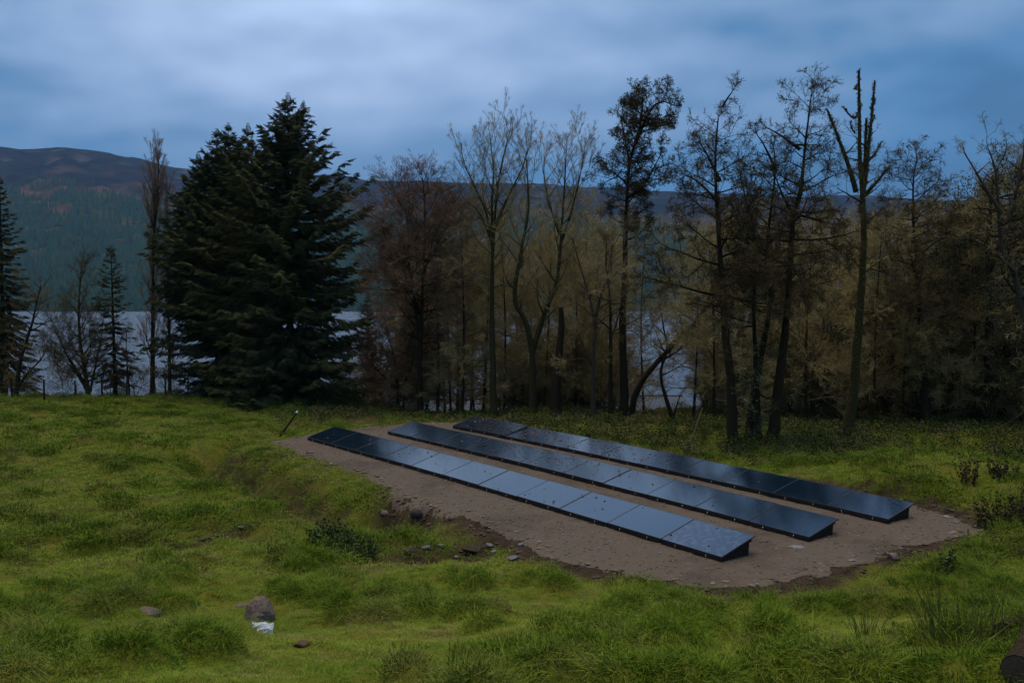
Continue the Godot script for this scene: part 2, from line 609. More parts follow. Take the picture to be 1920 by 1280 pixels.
func leaf(m: MB, p: Vector3, size: float) -> void:
	var a := rand_dir().normalized() * size
	var b := a.cross(rand_dir()).normalized() * size * 0.55
	m.tri(p - b * 0.2, p + a * 0.5 + b, p + a)
	m.tri(p - b * 0.2, p + a, p + a * 0.5 - b)

func bare_spray(seed_: int, side: int, r: float, ang: float, wob: float, lift: float, leaves: int, size: float) -> ArrayMesh:
	rng.seed = seed_
	var m := MB.new()
	m.col = Color(1, 1, 1)
	var main := twig(m, Vector3.ZERO, Vector3.UP, 1.0, r, 4, wob, 0.0)
	var ends: Array = [main[4], main[3], main[2]]
	for k in side:
		var t := rf(0.12, 0.95)
		var q := main[int(t * 4)].lerp(main[mini(int(t * 4) + 1, 4)], t * 4 - int(t * 4))
		var az := 2.4 * k + rf(-0.4, 0.4)
		var dir := Vector3(cos(az) * sin(ang), cos(ang), sin(az) * sin(ang))
		var l := rf(0.22, 0.55) * (1.2 - 0.6 * t)
		var s := twig(m, q, dir, l, r * 0.62, 2, wob * 1.2, lift)
		for e in 2:
			var dd := (dir + rand_dir() * 0.9).normalized()
			var s2 := twig(m, s[1].lerp(s[2], rf(0, 0.8)), dd, l * rf(0.35, 0.6), r * 0.42, 1, 0.1, lift)
			ends.append(s2[1])
		ends.append(s[1]); ends.append(s[2])
	m.col = Color(0.75, 0.72, 0.6)
	for k in leaves:
		leaf(m, (ends[rng.randi() % ends.size()] as Vector3) + rand_dir() * 0.05, size * rf(0.6, 1.3))
	return m.mesh(false)

func leafy_spray(seed_: int, leaves: int, size: float) -> ArrayMesh:
	rng.seed = seed_
	var m := MB.new()
	m.col = Color(0.6, 0.55, 0.5)
	for k in 4:
		twig(m, Vector3.ZERO, Vector3(rf(-0.5, 0.5), 1, rf(-0.5, 0.5)), rf(0.6, 1.0), 0.009, 2, 0.25, 0)
	for k in leaves:
		m.col = Color.WHITE * rf(0.6, 1.3)
		leaf(m, Vector3(rf(-0.4, 0.4), rf(0.05, 1.05), rf(-0.4, 0.4)), size * rf(0.6, 1.3))
	return m.mesh(false)

func spindle(m: MB, a: Vector3, b: Vector3, r: float) -> void:     # a needled shoot: a ragged four-sided spindle
	var d := (b - a).normalized()
	var u := d.cross(Vector3(0.2, 0.9, 0.3)).normalized() * r
	var w := d.cross(u).normalized() * r * 0.6
	var c := a.lerp(b, 0.35)
	var ring := [c + u, c + w, c - u, c - w]
	for k in 4:
		m.tri(a, ring[(k + 1) % 4], ring[k])
		m.tri(b, ring[k], ring[(k + 1) % 4])

func spruce_spray(seed_: int, droop: float) -> ArrayMesh:
	rng.seed = seed_
	var m := MB.new()
	spindle(m, Vector3.ZERO, Vector3(0, 1, 0), 0.045)
	for k in 9:
		var t := 0.08 + k * 0.1
		for s in [-1.0, 1.0]:
			var l := (0.52 - 0.38 * t) * rf(0.7, 1.2)
			var a := Vector3(0, t, 0)
			var b := a + Vector3(s * l * 0.8, l * 0.62, -droop * l + rf(-0.06, 0.06))
			m.col = Color.WHITE * rf(0.7, 1.25)
			spindle(m, a, b, 0.04)
			if k < 6:
				var c := a.lerp(b, 0.5)
				spindle(m, c, c + Vector3(s * l * 0.15, l * 0.45, -droop * l * 0.7), 0.032)
				spindle(m, c, c + Vector3(s * l * 0.3, l * 0.05, -droop * l * 1.2), 0.03)
	return m.mesh(false)

func make_sprays() -> void:
	SPRAY.alder = bare_spray(21, 16, 0.015, 0.85, 0.26, 0.0, 26, 0.058)
	SPRAY.twiggy = bare_spray(22, 15, 0.0140, 0.75, 0.22, 0.02, 6, 0.05)
	SPRAY.ash = bare_spray(23, 10, 0.013, 0.6, 0.16, 0.14, 0, 0.0)
	SPRAY.lichen = bare_spray(24, 11, 0.022, 0.95, 0.3, 0.0, 70, 0.085)
	SPRAY.poplar = bare_spray(25, 9, 0.012, 0.28, 0.08, 0.1, 4, 0.05)
	SPRAY.oak = bare_spray(26, 8, 0.017, 0.9, 0.42, 0.02, 8, 0.07)
	SPRAY.ivy = leafy_spray(27, 90, 0.085)
	SPRAY.bush = leafy_spray(28, 60, 0.075)
	SPRAY.larch = bare_spray(29, 12, 0.012, 0.9, 0.16, -0.06, 60, 0.06)
	SPRAY.spruce = spruce_spray(30, 0.35)
	SPRAY.moss = leafy_spray(31, 34, 0.32)

# ------------------------------------------------------------------ trees
const TREE := {"per": 2.6, "t0": 0.3, "len": 2.6, "shape": "cone", "el0": -0.1, "el1": 0.9, "up": [0.03, 0.04, 0.05], "wob": [0.16, 0.22, 0.25], "dens": [1.9, 2.2], "ratio": 0.48, "ang": 0.85, "levels": 1, "spray": "alder", "spd": 3.2, "sps": 0.75, "bark": "bark", "c0": Color(0.085, 0.067, 0.034), "c1": Color(0.124, 0.093, 0.046), "limb_r": 0.32, "sprays_on_stem": 0.0, "flare": 1.5, "trim": 0.7}

func grow(m: MB, buf: PackedFloat32Array, p: Vector3, dir: Vector3, length: float, r: float, lvl: int, S: Dictionary) -> void:
	var n := clampi(int(length / 0.45) + 2, 3, 7)
	var pts := PackedVector3Array()
	var rs := PackedFloat32Array()
	var dirs := PackedVector3Array()
	var d := dir.normalized()
	for k in n + 1:
		pts.append(p)
		rs.append(maxf(r * (1.0 - 0.78 * k / n), 0.007))
		dirs.append(d)
		d = (d + rand_dir() * S.wob[lvl] + Vector3(0, S.up[lvl], 0)).normalized()
		p += d * length / n
	m.tube(pts, rs, 5 if lvl == 0 else 4 if lvl == 1 else 3)
	if lvl < S.levels:
		var kids := int(length * S.dens[lvl] + rng.randf())
		for k in kids:
			var t := rf(0.22, 1.0)
			var q := minf(t * n, n - 0.01)
			var at := pts[int(q)].lerp(pts[int(q) + 1], q - int(q))
			var b := along(dirs[int(q)], 2.4 * k + rf(-0.6, 0.6))
			var dd := (b.y * cos(S.ang) + b.x * sin(S.ang)).normalized()
			grow(m, buf, at, dd, length * S.ratio * (1.25 - 0.75 * t) * rf(0.7, 1.25), rs[int(q)] * 0.6, lvl + 1, S)
	var count := int(length * S.spd * (1.0 if lvl == S.levels else 0.45) + rng.randf())
	for k in count:
		var t := 1.0 - pow(rng.randf(), 1.2) * (0.85 if lvl > 0 else 0.5)
		if k == 0: t = 1.0
		var q := minf(t * n, n - 0.01)
		var at := pts[int(q)].lerp(pts[int(q) + 1], q - int(q))
		var sd := (dirs[int(q)] + rand_dir() * (0.75 if k else 0.15) + Vector3(0, S.up[lvl] * 2.0, 0)).normalized()
		var s: float = S.sps * rf(0.6, 1.25)
		put(buf, along(sd, rf(0, TAU)).scaled(Vector3.ONE * s), at, (S.c0 as Color).lerp(S.c1, rng.randf()))

# stems: each a list of [u, v] bearings from the foot up, followed by the radius at its foot and tip
func bare_tree(called: String, label: String, seed_: int, stems: Array, over := {}, group := "", depth := 0.0) -> Node3D:
	rng.seed = seed_
	var S := TREE.duplicate()
	S.merge(over, true)
	var foot: Array = stems[0][0][0]
	var base: Vector3 = ground_at(foot[0], foot[1]) if depth == 0.0 else spot(foot[0], foot[1], depth)
	if depth > 0.0: base.y = height(base.x, base.z)
	var deep := -base.z
	var o := thing(called, base, label, "bush" if called == "bush" else "tree", group)
	var trunk := MB.new()
	var limbs := MB.new()
	var buf := PackedFloat32Array()
	var cling := PackedFloat32Array()
	for si in stems.size():
		var st: Array = stems[si]
		var path: Array = st[0]
		var ctl := PackedVector3Array()
		var lean := rf(-0.06, 0.06)
		for k in path.size():
			var q := spot(path[k][0], path[k][1], deep) - base
			if si > 0:
				q.z = (st[3] if st.size() > 3 else 0.0) * k / path.size()
			else: q.z = lean * q.y
			ctl.append(q)
		if si == 0:
			ctl[0] = Vector3(ctl[0].x, -0.25, 0)
		var pts := PackedVector3Array()
		var rs := PackedFloat32Array()
		var total := 0.0
		var cur := Curve3D.new()
		for k in ctl.size():
			var tan := (ctl[mini(k + 1, ctl.size() - 1)] - ctl[maxi(k - 1, 0)]) / 6.0
			cur.add_point(ctl[k], -tan, tan)
		total = cur.get_baked_length()
		total -= minf(S.trim * (1.0 if si == 0 else 0.7), total * 0.35)
		var n := maxi(int(total / 0.4), 4)
		for k in n + 1:
			var t := float(k) / n
			var r: float = lerpf(st[1], st[2], pow(t, 0.8))
			if si == 0: r *= 1.0 + (S.flare - 1.0) * exp(-t * total / 0.35)
			r *= 1.0 + 0.08 * sin(k * 2.1 + seed_) * rf(0, 1)
			pts.append(cur.sample_baked(t * total) + Vector3(rf(-1, 1), 0, rf(-1, 1)) * r * 0.10)
			rs.append(r)
		trunk.tube(pts, rs, 9 if st[1] > 0.1 else 6)
		# limbs
		var t0: float = S.t0 if si == 0 else 0.12
		var count := int(total * (1.0 - t0) * S.per * (1.0 if si == 0 else S.get("side_per", 1.0)))
		for k in count:
			var t: float = t0 + (S.get("limb_top", 1.0) - t0) * (k + rng.randf()) / count
			var q := minf(t * n, n - 0.01)
			var at := pts[int(q)].lerp(pts[int(q) + 1], q - int(q))
			var r := rs[int(q)]
			var tt := (t - t0) / (1.0 - t0)
			var l: float = S.len
			match S.shape:
				"cone": l *= (1.05 - 0.82 * tt) * smoothstep(-0.25, 0.15, tt)
				"round": l *= 0.35 + 0.9 * sin(PI * (0.12 + 0.8 * tt))
				"top": l *= 0.4 + 0.75 * smoothstep(0.1, 0.7, tt) * (1.15 - 0.5 * tt)
				"even": l *= 1.0 - 0.35 * tt
			l *= rf(0.55, 1.2)
			if si > 0: l *= clampf(total / S.get("stem_scale", 4.5), 0.3, 1.0)
			var el: float = lerpf(S.el0, S.el1, tt) + rf(-0.25, 0.25)
			var az := 2.4 * k + rf(-0.7, 0.7)
			grow(limbs, buf, at, Vector3(cos(az) * cos(el), sin(el), sin(az) * cos(el)), l, minf(r * 0.55, S.limb_r * 0.12 * l + 0.008), 0, S)
		# the leading shoot
		if S.get("leader", true):
			for k in 5:
				put(buf, along((pts[n] - pts[n - 2]).normalized() + rand_dir() * 0.5, rf(0, TAU)).scaled(Vector3.ONE * S.sps), pts[n], (S.c0 as Color).lerp(S.c1, rng.randf()))
		if S.sprays_on_stem > 0:
			for k in int(total * S.sprays_on_stem):
				var q := rng.randf() * (n - 0.01)
				var at := pts[int(q)].lerp(pts[int(q) + 1], q - int(q))
				var dd := Vector3(rf(-1, 1), rf(-0.3, 0.9), rf(-1, 1)).normalized()
				var s2: float = S.get("stem_size", 0.35) * rf(0.6, 1.3)
				put(cling, along(dd, rf(0, TAU)).scaled(Vector3.ONE * s2), at + dd * rs[int(q)] * 0.7, (S.get("k0", S.c0) as Color).lerp(S.get("k1", S.c1), rng.randf()))
	part("trunk", trunk.mesh(), M[S.bark], o)
	if limbs.v.size() > 0:
		part("branches", limbs.mesh(), M[S.get("limb_bark", S.bark)], o).set_meta("kind", "stuff")
	if buf.size() > 0:
		many("crown", SPRAY[S.spray], M.leafcol, buf, o)
	if cling.size() > 0:
		many(S.get("cling_name", "ivy"), SPRAY[S.get("cling", "ivy")], M.leafcol, cling, o)
	return o

# leaders: [x offset, z offset, height]; a conifer of whorled boughs hung with needled sprays
func conifer(called: String, label: String, seed_: int, base: Vector3, tall: float, reach: float, over := {}, group := "") -> Node3D:
	rng.seed = seed_
	var S := {"leaders": [], "skirt": 0.02, "step": 0.34, "per": 6, "power": 0.85, "shoulder": 1.0, "hook": 0.13, "hang": 0.25, "c0": Color(0.022, 0.026, 0.008), "c1": Color(0.036, 0.037, 0.011), "size": 0.8, "gap": 0.24, "droop": 0.0, "spray": "spruce", "r": 0.016, "thin": 1.0}
	S.merge(over, true)
	var o := thing(called, base, label, "tree", group)
	var trunk := MB.new()
	var limbs := MB.new()
	var buf := PackedFloat32Array()
	var axes: Array = [[Vector3(0, -0.3, 0), Vector3(rf(-0.15, 0.15), tall, 0), reach, S.skirt]]
	for l in S.leaders:
		axes.append([Vector3(l[0] * 0.25, l[2] * 0.12, l[1] * 0.25), Vector3(l[0], l[2], l[1]), l[3], l[4]])
	for ax in axes:
		var a: Vector3 = ax[0]
		var b: Vector3 = ax[1]
		var pts := PackedVector3Array()
		var rs := PackedFloat32Array()
		for k in 15:
			var t := k / 14.0
			var bow := Vector3(b.x, 0, b.z) * 0.25 * sin(PI * t)
			pts.append(a.lerp(b, t) + (bow if ax != axes[0] else Vector3.ZERO))
			rs.append(lerpf(tall * S.r * (1.0 if ax == axes[0] else 0.55), 0.012, pow(t, 0.9)))
		trunk.tube(pts, rs, 8)
		var high := b.y - a.y
		var y := high * (ax[3] as float)
		while y < high - 0.15:
			var t := y / high
			var q := minf(t * 14, 13.99)
			var at := pts[int(q)].lerp(pts[int(q) + 1], q - int(q))
			var full: float = ax[2] * pow(minf((1.0 - t) / S.shoulder, 1.0), S.power) * (1.0 - 0.12 * smoothstep(0.3, 0.0, t)) + 0.18
			for k in S.per:
				var az: float = TAU * (k + rng.randf() * 0.9) / S.per + y * 3.1
				var l := full * rf(0.5, 1.12) * (rf(1.0, 1.22) if rng.randf() < 0.2 else 1.0)
				if rng.randf() > S.thin: continue
				var el: float = lerpf(-0.22, 0.75, smoothstep(0.25, 1.0, t)) + rf(-0.16, 0.16) - S.droop
				var p := at
				var dir := Vector3(cos(az) * cos(el), sin(el), sin(az) * cos(el))
				var bp := PackedVector3Array()
				var br := PackedFloat32Array()
				var seg := 5
				for e in seg + 1:
					bp.append(p)
					br.append(maxf(0.006, 0.018 * sqrt(l) * (1.0 - 0.8 * e / seg)))
					dir = (dir + Vector3(0, -0.09 if e < 2 else S.hook, 0) + rand_dir() * 0.05).normalized()
					p += dir * l / seg
				limbs.tube(bp, br, 3)
				var m := int(l * 0.88 / S.gap) + 2
				for e in m:
					var u := 0.12 + 0.88 * (e + rng.randf()) / m
					var qq := minf(u * seg, seg - 0.01)
					var sp := bp[int(qq)].lerp(bp[int(qq) + 1], qq - int(qq))
					var fwd := (bp[int(qq) + 1] - bp[int(qq)]).normalized()
					var side := fwd.cross(Vector3.UP).normalized()
					var s: float = S.size * rf(0.55, 1.15) * clampf(0.35 + l * 0.28, 0.45, 1.0) * (1.0 - 0.25 * u)
					var w := rf(-1.15, 1.15)
					if e == m - 1:
						w = 0.0
						sp = bp[seg] - fwd * s * 0.6
					var yv := (fwd * cos(w) + side * sin(w) + Vector3(0, rf(-0.45, 0.05) - S.hang * rng.randf(), 0)).normalized()
					var xv := yv.cross(Vector3.UP).normalized()
					put(buf, Basis(xv, yv, xv.cross(yv)).scaled(Vector3.ONE * s), sp, (S.c0 as Color).lerp(S.c1, rng.randf()))
			y += S.step * rf(0.75, 1.25) * (0.55 + 0.45 * smoothstep(0.0, 0.3, t))
		put(buf, Basis.IDENTITY.scaled(Vector3.ONE * 0.7), b - Vector3(0, 0.45, 0), S.c0)
	part("trunk", trunk.mesh(), M.bark, o)
	part("boughs", limbs.mesh(), M.bark, o).set_meta("kind", "stuff")
	many("crown", SPRAY[S.spray], M.leafcol, buf, o)
	return o

# ------------------------------------------------------------------ solar panels
const ORDINAL := ["first", "second", "third", "fourth", "fifth", "sixth", "seventh", "eighth", "ninth", "tenth", "eleventh"]

func rail(m: MB, a: Vector3, b: Vector3, bev := 0.004) -> void:      # a box with its long edges chamfered
	m.box(a, b)

func build_panels() -> void:
	rng.seed = 5
	var L := 1.722
	var W := 1.134
	var T := 0.032
	# laminate: x along the row, z up the slope (negative z is away from the low edge), y out of the face
	var glass := MB.new()
	glass.box(Vector3(0.013, -0.008, -W + 0.013), Vector3(L - 0.013, -0.002, -0.013))
	var frame := MB.new()
	frame.box(Vector3(0, -T, -0.0115), Vector3(L, 0, 0))
	frame.box(Vector3(0, -T, -W), Vector3(L, 0, -W + 0.0115))
	frame.box(Vector3(0, -T, -W + 0.0117), Vector3(0.0115, 0, -0.0117))
	frame.box(Vector3(L - 0.0115, -T, -W + 0.0117), Vector3(L, 0, -0.0117))
	for s in [0.0, -W + 0.0]:           # chamfered lips along the long edges
		frame.quad(Vector3(0, 0.001, s), Vector3(L, 0.001, s), Vector3(L, 0.001, s - 0.010 if s == 0.0 else s + 0.010), Vector3(0, 0.001, s - 0.010 if s == 0.0 else s + 0.010))
	# moulded ballast tub: side view of the wedge, front low, back upright
	var tilt := 0.235
	var tub := MB.new()
	var prof := [Vector2(0.025, -0.145), Vector2(0.0, -0.035), Vector2(0.04, -0.034), Vector2(0.93 * W * cos(tilt), -0.045 + 0.91 * W * sin(tilt)), Vector2(0.93 * W * cos(tilt), -0.085 + 0.9 * W * sin(tilt)), Vector2(0.86 * W * cos(tilt), -0.085 + 0.86 * W * sin(tilt)), Vector2(0.83 * W * cos(tilt), -0.16)]
	var x0 := 0.03
	var x1 := L - 0.03
	for k in prof.size():
		var a: Vector2 = prof[k]
		var b: Vector2 = prof[(k + 1) % prof.size()]
		tub.quad(Vector3(x0, a.y, -a.x), Vector3(x0, b.y, -b.x), Vector3(x1, b.y, -b.x), Vector3(x1, a.y, -a.x))
	for x in [x0, x1]:
		var poly := PackedVector2Array()
		for q in prof: poly.append(q)
		var ids := Geometry2D.triangulate_polygon(poly)
		for k in range(0, ids.size(), 3):
			var a := Vector3(x, prof[ids[k]].y, -prof[ids[k]].x)
			var b := Vector3(x, prof[ids[k + 1]].y, -prof[ids[k + 1]].x)
			var c := Vector3(x, prof[ids[k + 2]].y, -prof[ids[k + 2]].x)
			var out := (b - a).cross(c - a).x
			if (out > 0) == (x == x1): tub.tri(a, b, c)
			else: tub.tri(a, c, b)
	var lip := MB.new()                  # drip rail under the low edge
	lip.box(Vector3(0.004, -0.112, -0.03), Vector3(L - 0.004, -0.0335, 0.004))
	var bolt := MB.new()
	bolt.tube(PackedVector3Array([Vector3(0, 0, -0.01), Vector3(0, 0, 0.012), Vector3(0, 0, 0.014)]), PackedFloat32Array([0.011, 0.011, 0.001]), 6)
	var gm := glass.mesh()
	var fm := frame.mesh()
	var tm := tub.mesh()
	var lm := lip.mesh()
	var bm := bolt.mesh()
	var row_name := ["front", "middle", "back"]
	for r in 3:
		var R: Array = ROWS[r]
		var dir := Vector3(cos(R[3]), 0, sin(R[3]))
		for k in 11:
			var t0 := k / 11.0
			var t1 := (k + 1) / 11.0
			var lift := 0.0
			if r == 2 and k < 2: lift = 0.012
			if r == 1 and k < 7 and k > 3: lift = 0.018
			lift += rf(-0.006, 0.006)
			var p := Vector3(R[0], 0, R[1]) + dir * (k * R[7] as float) + Vector3(0, row_rise(R, t0) + lift, 0)
			var from_near := 10 - k
			var end := ("%s solar panel from the far end of the %s row" % [ORDINAL[k], row_name[r]]) if k < 6 else ("%s solar panel from the near end of the %s row" % [ORDINAL[from_near], row_name[r]])
			var look := "black "
			if r == 0 and k == 10: look = "hazy dust-filmed "
			elif r == 2 and k < 7 or r == 1 and k > 1 and k < 7: look = "leaf-strewn black "
			var o := thing("solar_panel", p, look + end, "solar panel", "solar panels in the %s row" % row_name[r])
			var rise := (row_rise(R, t1) - row_rise(R, t0)) / (R[7] as float)
			var xa := (dir + Vector3(0, rise, 0)).normalized()
			var za := xa.cross(Vector3.UP).normalized()
			o.basis = Basis(xa, za.cross(xa), za)
			var g := part("glass", gm, M.panel_dusty if (r == 0 and k == 10) else M.panel, o)
			g.rotation.x = R[4] + rf(-0.004, 0.004) + (0.025 if r == 2 and k < 2 else 0.0)
			var f := part("frame", fm, M.frame, o)
			f.rotation.x = g.rotation.x
			part("ballast_tub", tm, M.tub, o)
			part("drip_rail", lm, M.tub, o)
			for bx in [0.42, 1.30]:
				for by in [-0.052, -0.084]:
					part("bolt", bm, M.steel, o).position = Vector3(bx, by, 0.006)
	# fallen leaves lying on the glass
	var lf := MB.new()
	for s in [-1.0, 1.0]:
		lf.tri(Vector3(-0.5, 0, 0), Vector3(0, 0.1, s * 0.34), Vector3(0.5, 0.02, 0))
	lf.tri(Vector3(0.4, 0.01, 0.02), Vector3(0.4, 0.01, -0.02), Vector3(0.75, 0.06, 0))
	var buf := PackedFloat32Array()
	for r in 3:
		var R: Array = ROWS[r]
		var dir := Vector3(cos(R[3]), 0, sin(R[3]))
		var up := Vector3(sin(R[3]), 0, -cos(R[3])) * cos(R[4]) + Vector3(0, sin(R[4]), 0)
		for k in [35, 120, 300][r]:
			var t: float
			if r == 2: t = clampf(absf(rng.randfn(0.0, 0.22)) + 0.02, 0, 0.99) if k % 4 else rf(0, 0.6)
			elif r == 1: t = clampf(rng.randfn(0.42, 0.13), 0.02, 0.98)
			else: t = rf(0.02, 0.98)
			var w := rf(0.04, 1.08)
			var lift := (0.012 + 0.025 * w) if (r == 2 and t * 11 < 2) else (0.018 if r == 1 and t * 11 < 7 and t * 11 > 4 else 0.0)
			var p := Vector3(R[0], 0, R[1]) + dir * (t * 11 * R[7] as float) + Vector3(0, row_rise(R, t) + lift + 0.014, 0) + up * w
			var s := rf(0.05, 0.105)
			var nrm := dir.cross(up) * -1.0
			if nrm.y < 0: nrm = -nrm
			put(buf, along(nrm + rand_dir() * 0.2, rf(0, TAU)).scaled(Vector3.ONE * s), p, mixc(Color(0.045, 0.022, 0.012), Color(0.15, 0.085, 0.04), pow(rng.randf(), 1.5)))
	tag(many("fallen_leaves", lf.mesh(false), M.leafcol, buf, self), "brown fallen leaves scattered on the solar panels", "leaves")

# ------------------------------------------------------------------ grass and small plants
func tuft_mesh(seed_: int, blades: int, radius: float, lo: float, hi: float, width: float, splay: float) -> ArrayMesh:
	rng.seed = seed_
	var m := MB.new()
	for k in blades:
		var a := rf(0, TAU)
		var r := radius * sqrt(rng.randf())
		var p := Vector3(cos(a) * r, -0.03, sin(a) * r)
		var out := Vector3(cos(a + rf(-0.9, 0.9)), 0, sin(a + rf(-0.9, 0.9))) * (splay * rf(0.2, 1.2))
		var h := rf(lo, hi)
		var w := Vector3(-sin(a * 3.7 + k), 0, cos(a * 3.7 + k)) * width * rf(0.7, 1.3)
		var mid := p + Vector3(0, h * 0.62, 0) + out * h * 0.45
		var tip := p + Vector3(0, h * (1.0 - 0.25 * splay), 0) + out * h * 1.35
		m.col = Color.WHITE * rf(0.72, 1.25)
		m.col = Color(m.col.r * rf(0.9, 1.25), m.col.g, m.col.b)
		var f := m.v.size()
		for q in [p - w, p + w, mid + w * 0.7, mid - w * 0.7, tip]:
			m.v.append(q); m.n.append(Vector3.UP); m.c.append(m.col)
		for q in [0, 1, 2, 0, 2, 3, 3, 2, 4]: m.i.append(f + q)
	return m.mesh(false)

func grass_colour(x: float, z: float) -> Color:
	var a := n_low.get_noise_2d(x * 1.4 + 20, z * 1.9)
	var b := n_mid.get_noise_2d(x * 0.9 - 40, z * 1.2)
	var c := mixc(Color(0.102, 0.180, 0.016), Color(0.190, 0.252, 0.036), 0.5 + 0.8 * a + rf(-0.25, 0.25))
	c = mixc(c, Color(0.200, 0.165, 0.070), smoothstep(0.08, 0.45, b + rf(-0.2, 0.2)) * 0.8)       # withered
	c = mixc(c, Color(0.054, 0.100, 0.007), clampf(0.75 * tussock(x, z) + smoothstep(0.2, 0.5, -b) * 0.6 + rf(-0.2, 0.1), 0, 0.9))        # ranker, darker blades on the tussocks
	return c

func scatter(buf: PackedFloat32Array, d0: float, d1: float, per: float, size: float, test: Callable) -> void:
	var n := int(0.56 * (d1 * d1 - d0 * d0) * per + 3.0 * (d1 - d0) * per)
	for k in n:
		var d := sqrt(lerpf(d0 * d0, d1 * d1, rng.randf()))
		var x := rf(-1, 1) * (0.56 * d + 1.5)
		var z := -d
		var s := pad_distance(x, z)
		var keep: float = test.call(x, z, s)
		if rng.randf() > keep: continue
		var up := slope_up(x, z)
		var b := along((up * 0.7 + Vector3.UP * 0.5 + rand_dir() * 0.18), rf(0, TAU))
		var big := 0.8 + 0.6 * tussock(x, z) + rf(-0.15, 0.2)
		var k2 := size * big
		put(buf, Basis(b.x * k2 * 1.1, b.y * k2, b.z * k2 * 1.1), Vector3(x, height(x, z), z), grass_colour(x, z))

func open_grass(x: float, z: float, s: float) -> float:
	if s < 0.25: return 0.0
	var k := 1.0 - 0.96 * earth(x, z, s)
	var n1 := n_mid.get_noise_2d(x * 0.8, z * 0.8)
	var wood_edge := lerpf(45.0, 35.0, smoothstep(-6.0, 7.0, x))
	k *= 1.0 - 0.8 * smoothstep(wood_edge - 3.0, wood_edge + 2.0, -z + 3.0 * n1) * smoothstep(-13.0, -9.0, x + 2.0 * n1)
	return k

func build_grass() -> void:
	rng.seed = 101
	var near := tuft_mesh(1, 64, 0.15, 0.025, 0.07, 0.0026, 1.1)
	var far := tuft_mesh(2, 60, 0.34, 0.035, 0.10, 0.007, 0.9)
	var tall := tuft_mesh(3, 130, 0.20, 0.06, 0.17, 0.0028, 1.3)
	rng.seed = 102
	var a := PackedFloat32Array()
	scatter(a, 6.5, 15.0, 150.0, 0.95, open_grass)
	scatter(a, 15.0, 22.0, 90.0, 1.1, open_grass)
	var b := PackedFloat32Array()
	scatter(b, 20.0, 36.0, 34.0, 0.95, open_grass)
	scatter(b, 36.0, 68.0, 13.0, 1.2, open_grass)
	tag(many("pasture_grass", near, M.leafcol, a, self), "short damp pasture grass on the slope nearest the viewer", "grass")
	tag(many("field_grass", far, M.leafcol, b, self), "grazed green grass of the field beside the panels", "grass")
	var c := PackedFloat32Array()
	scatter(c, 6.5, 24.0, 16.0, 0.85, func(x, z, s):
		return open_grass(x, z, s) * (0.03 + 0.97 * smoothstep(0.15, 0.7, tussock(x, z))))
	scatter(c, 24.0, 60.0, 4.0, 0.95, func(x, z, s):
		return open_grass(x, z, s) * smoothstep(0.2, 0.7, tussock(x, z)))
	tag(many("tussock_grass", tall, M.leafcol, c, self), "long coarse tussocks of grass standing in the pasture", "grass")
	# weeds and moss that have crept onto the gravel and the banks
	var w := PackedFloat32Array()
	scatter(w, 18.0, 41.0, 9.0, 0.55, func(x, z, s):
		if s > 1.6 or s < -3.2: return 0.0
		var n := n_mid.get_noise_2d(x * 1.8 + 70, z * 1.8)
		return smoothstep(0.22, 0.5, n + 0.25 * smoothstep(-1.2, 0.6, s)) * 0.55)
	tag(many("gravel_weeds", tuft_mesh(4, 26, 0.12, 0.03, 0.10, 0.006, 1.3), M.leafcol, w, self), "green weeds creeping over the gravel and earth banks", "weeds")

func build_gravel() -> void:
	rng.seed = 301
	var m := MB.new()
	var top := [Vector3(0, 0.6, 0), Vector3(0, -0.5, 0)]
	for k in 5:
		var a0 := TAU * k / 5
		var a1 := TAU * (k + 1) / 5
		var p := Vector3(cos(a0), 0.05 * (k % 2), sin(a0) * 0.8)
		var q := Vector3(cos(a1), 0.05 * ((k + 1) % 2), sin(a1) * 0.8)
		m.tri(q, p, top[0])
		m.tri(p, q, top[1])
	var buf := PackedFloat32Array()
	for k in 46000:
		var x := rf(-9.5, 12.5)
		var z := rf(-41, -17.5)
		var s := pad_distance(x, z)
		if s > 1.4: continue
		var loose := earth(x, z, s)
		if s > 0.1 and rng.randf() > loose * 0.8: continue
		var size := 0.012 + 0.026 * pow(rng.randf(), 3.0)
		if s > -0.3 and rng.randf() < 0.25: size *= 2.4
		var g := rf(0.55, 1.35)
		var c := mixc(Color(0.085, 0.068, 0.058), Color(0.13, 0.12, 0.112), rng.randf()) * g
		if s > 0.1: c = mixc(c, Color(0.035, 0.026, 0.019), 0.7)
		put(buf, Basis(Vector3.UP, rf(0, TAU)) * Basis.from_scale(Vector3(size * rf(0.8, 1.5), size * rf(0.5, 0.9), size)), Vector3(x, (height(x, z) if s > 0 else pad_y(x, z) + 0.016) + size * 0.2, z), c)
	tag(many("gravel", m.mesh(false), M.stonecol, buf, self), "loose pinkish-grey gravel and stones lying on the pad", "gravel")

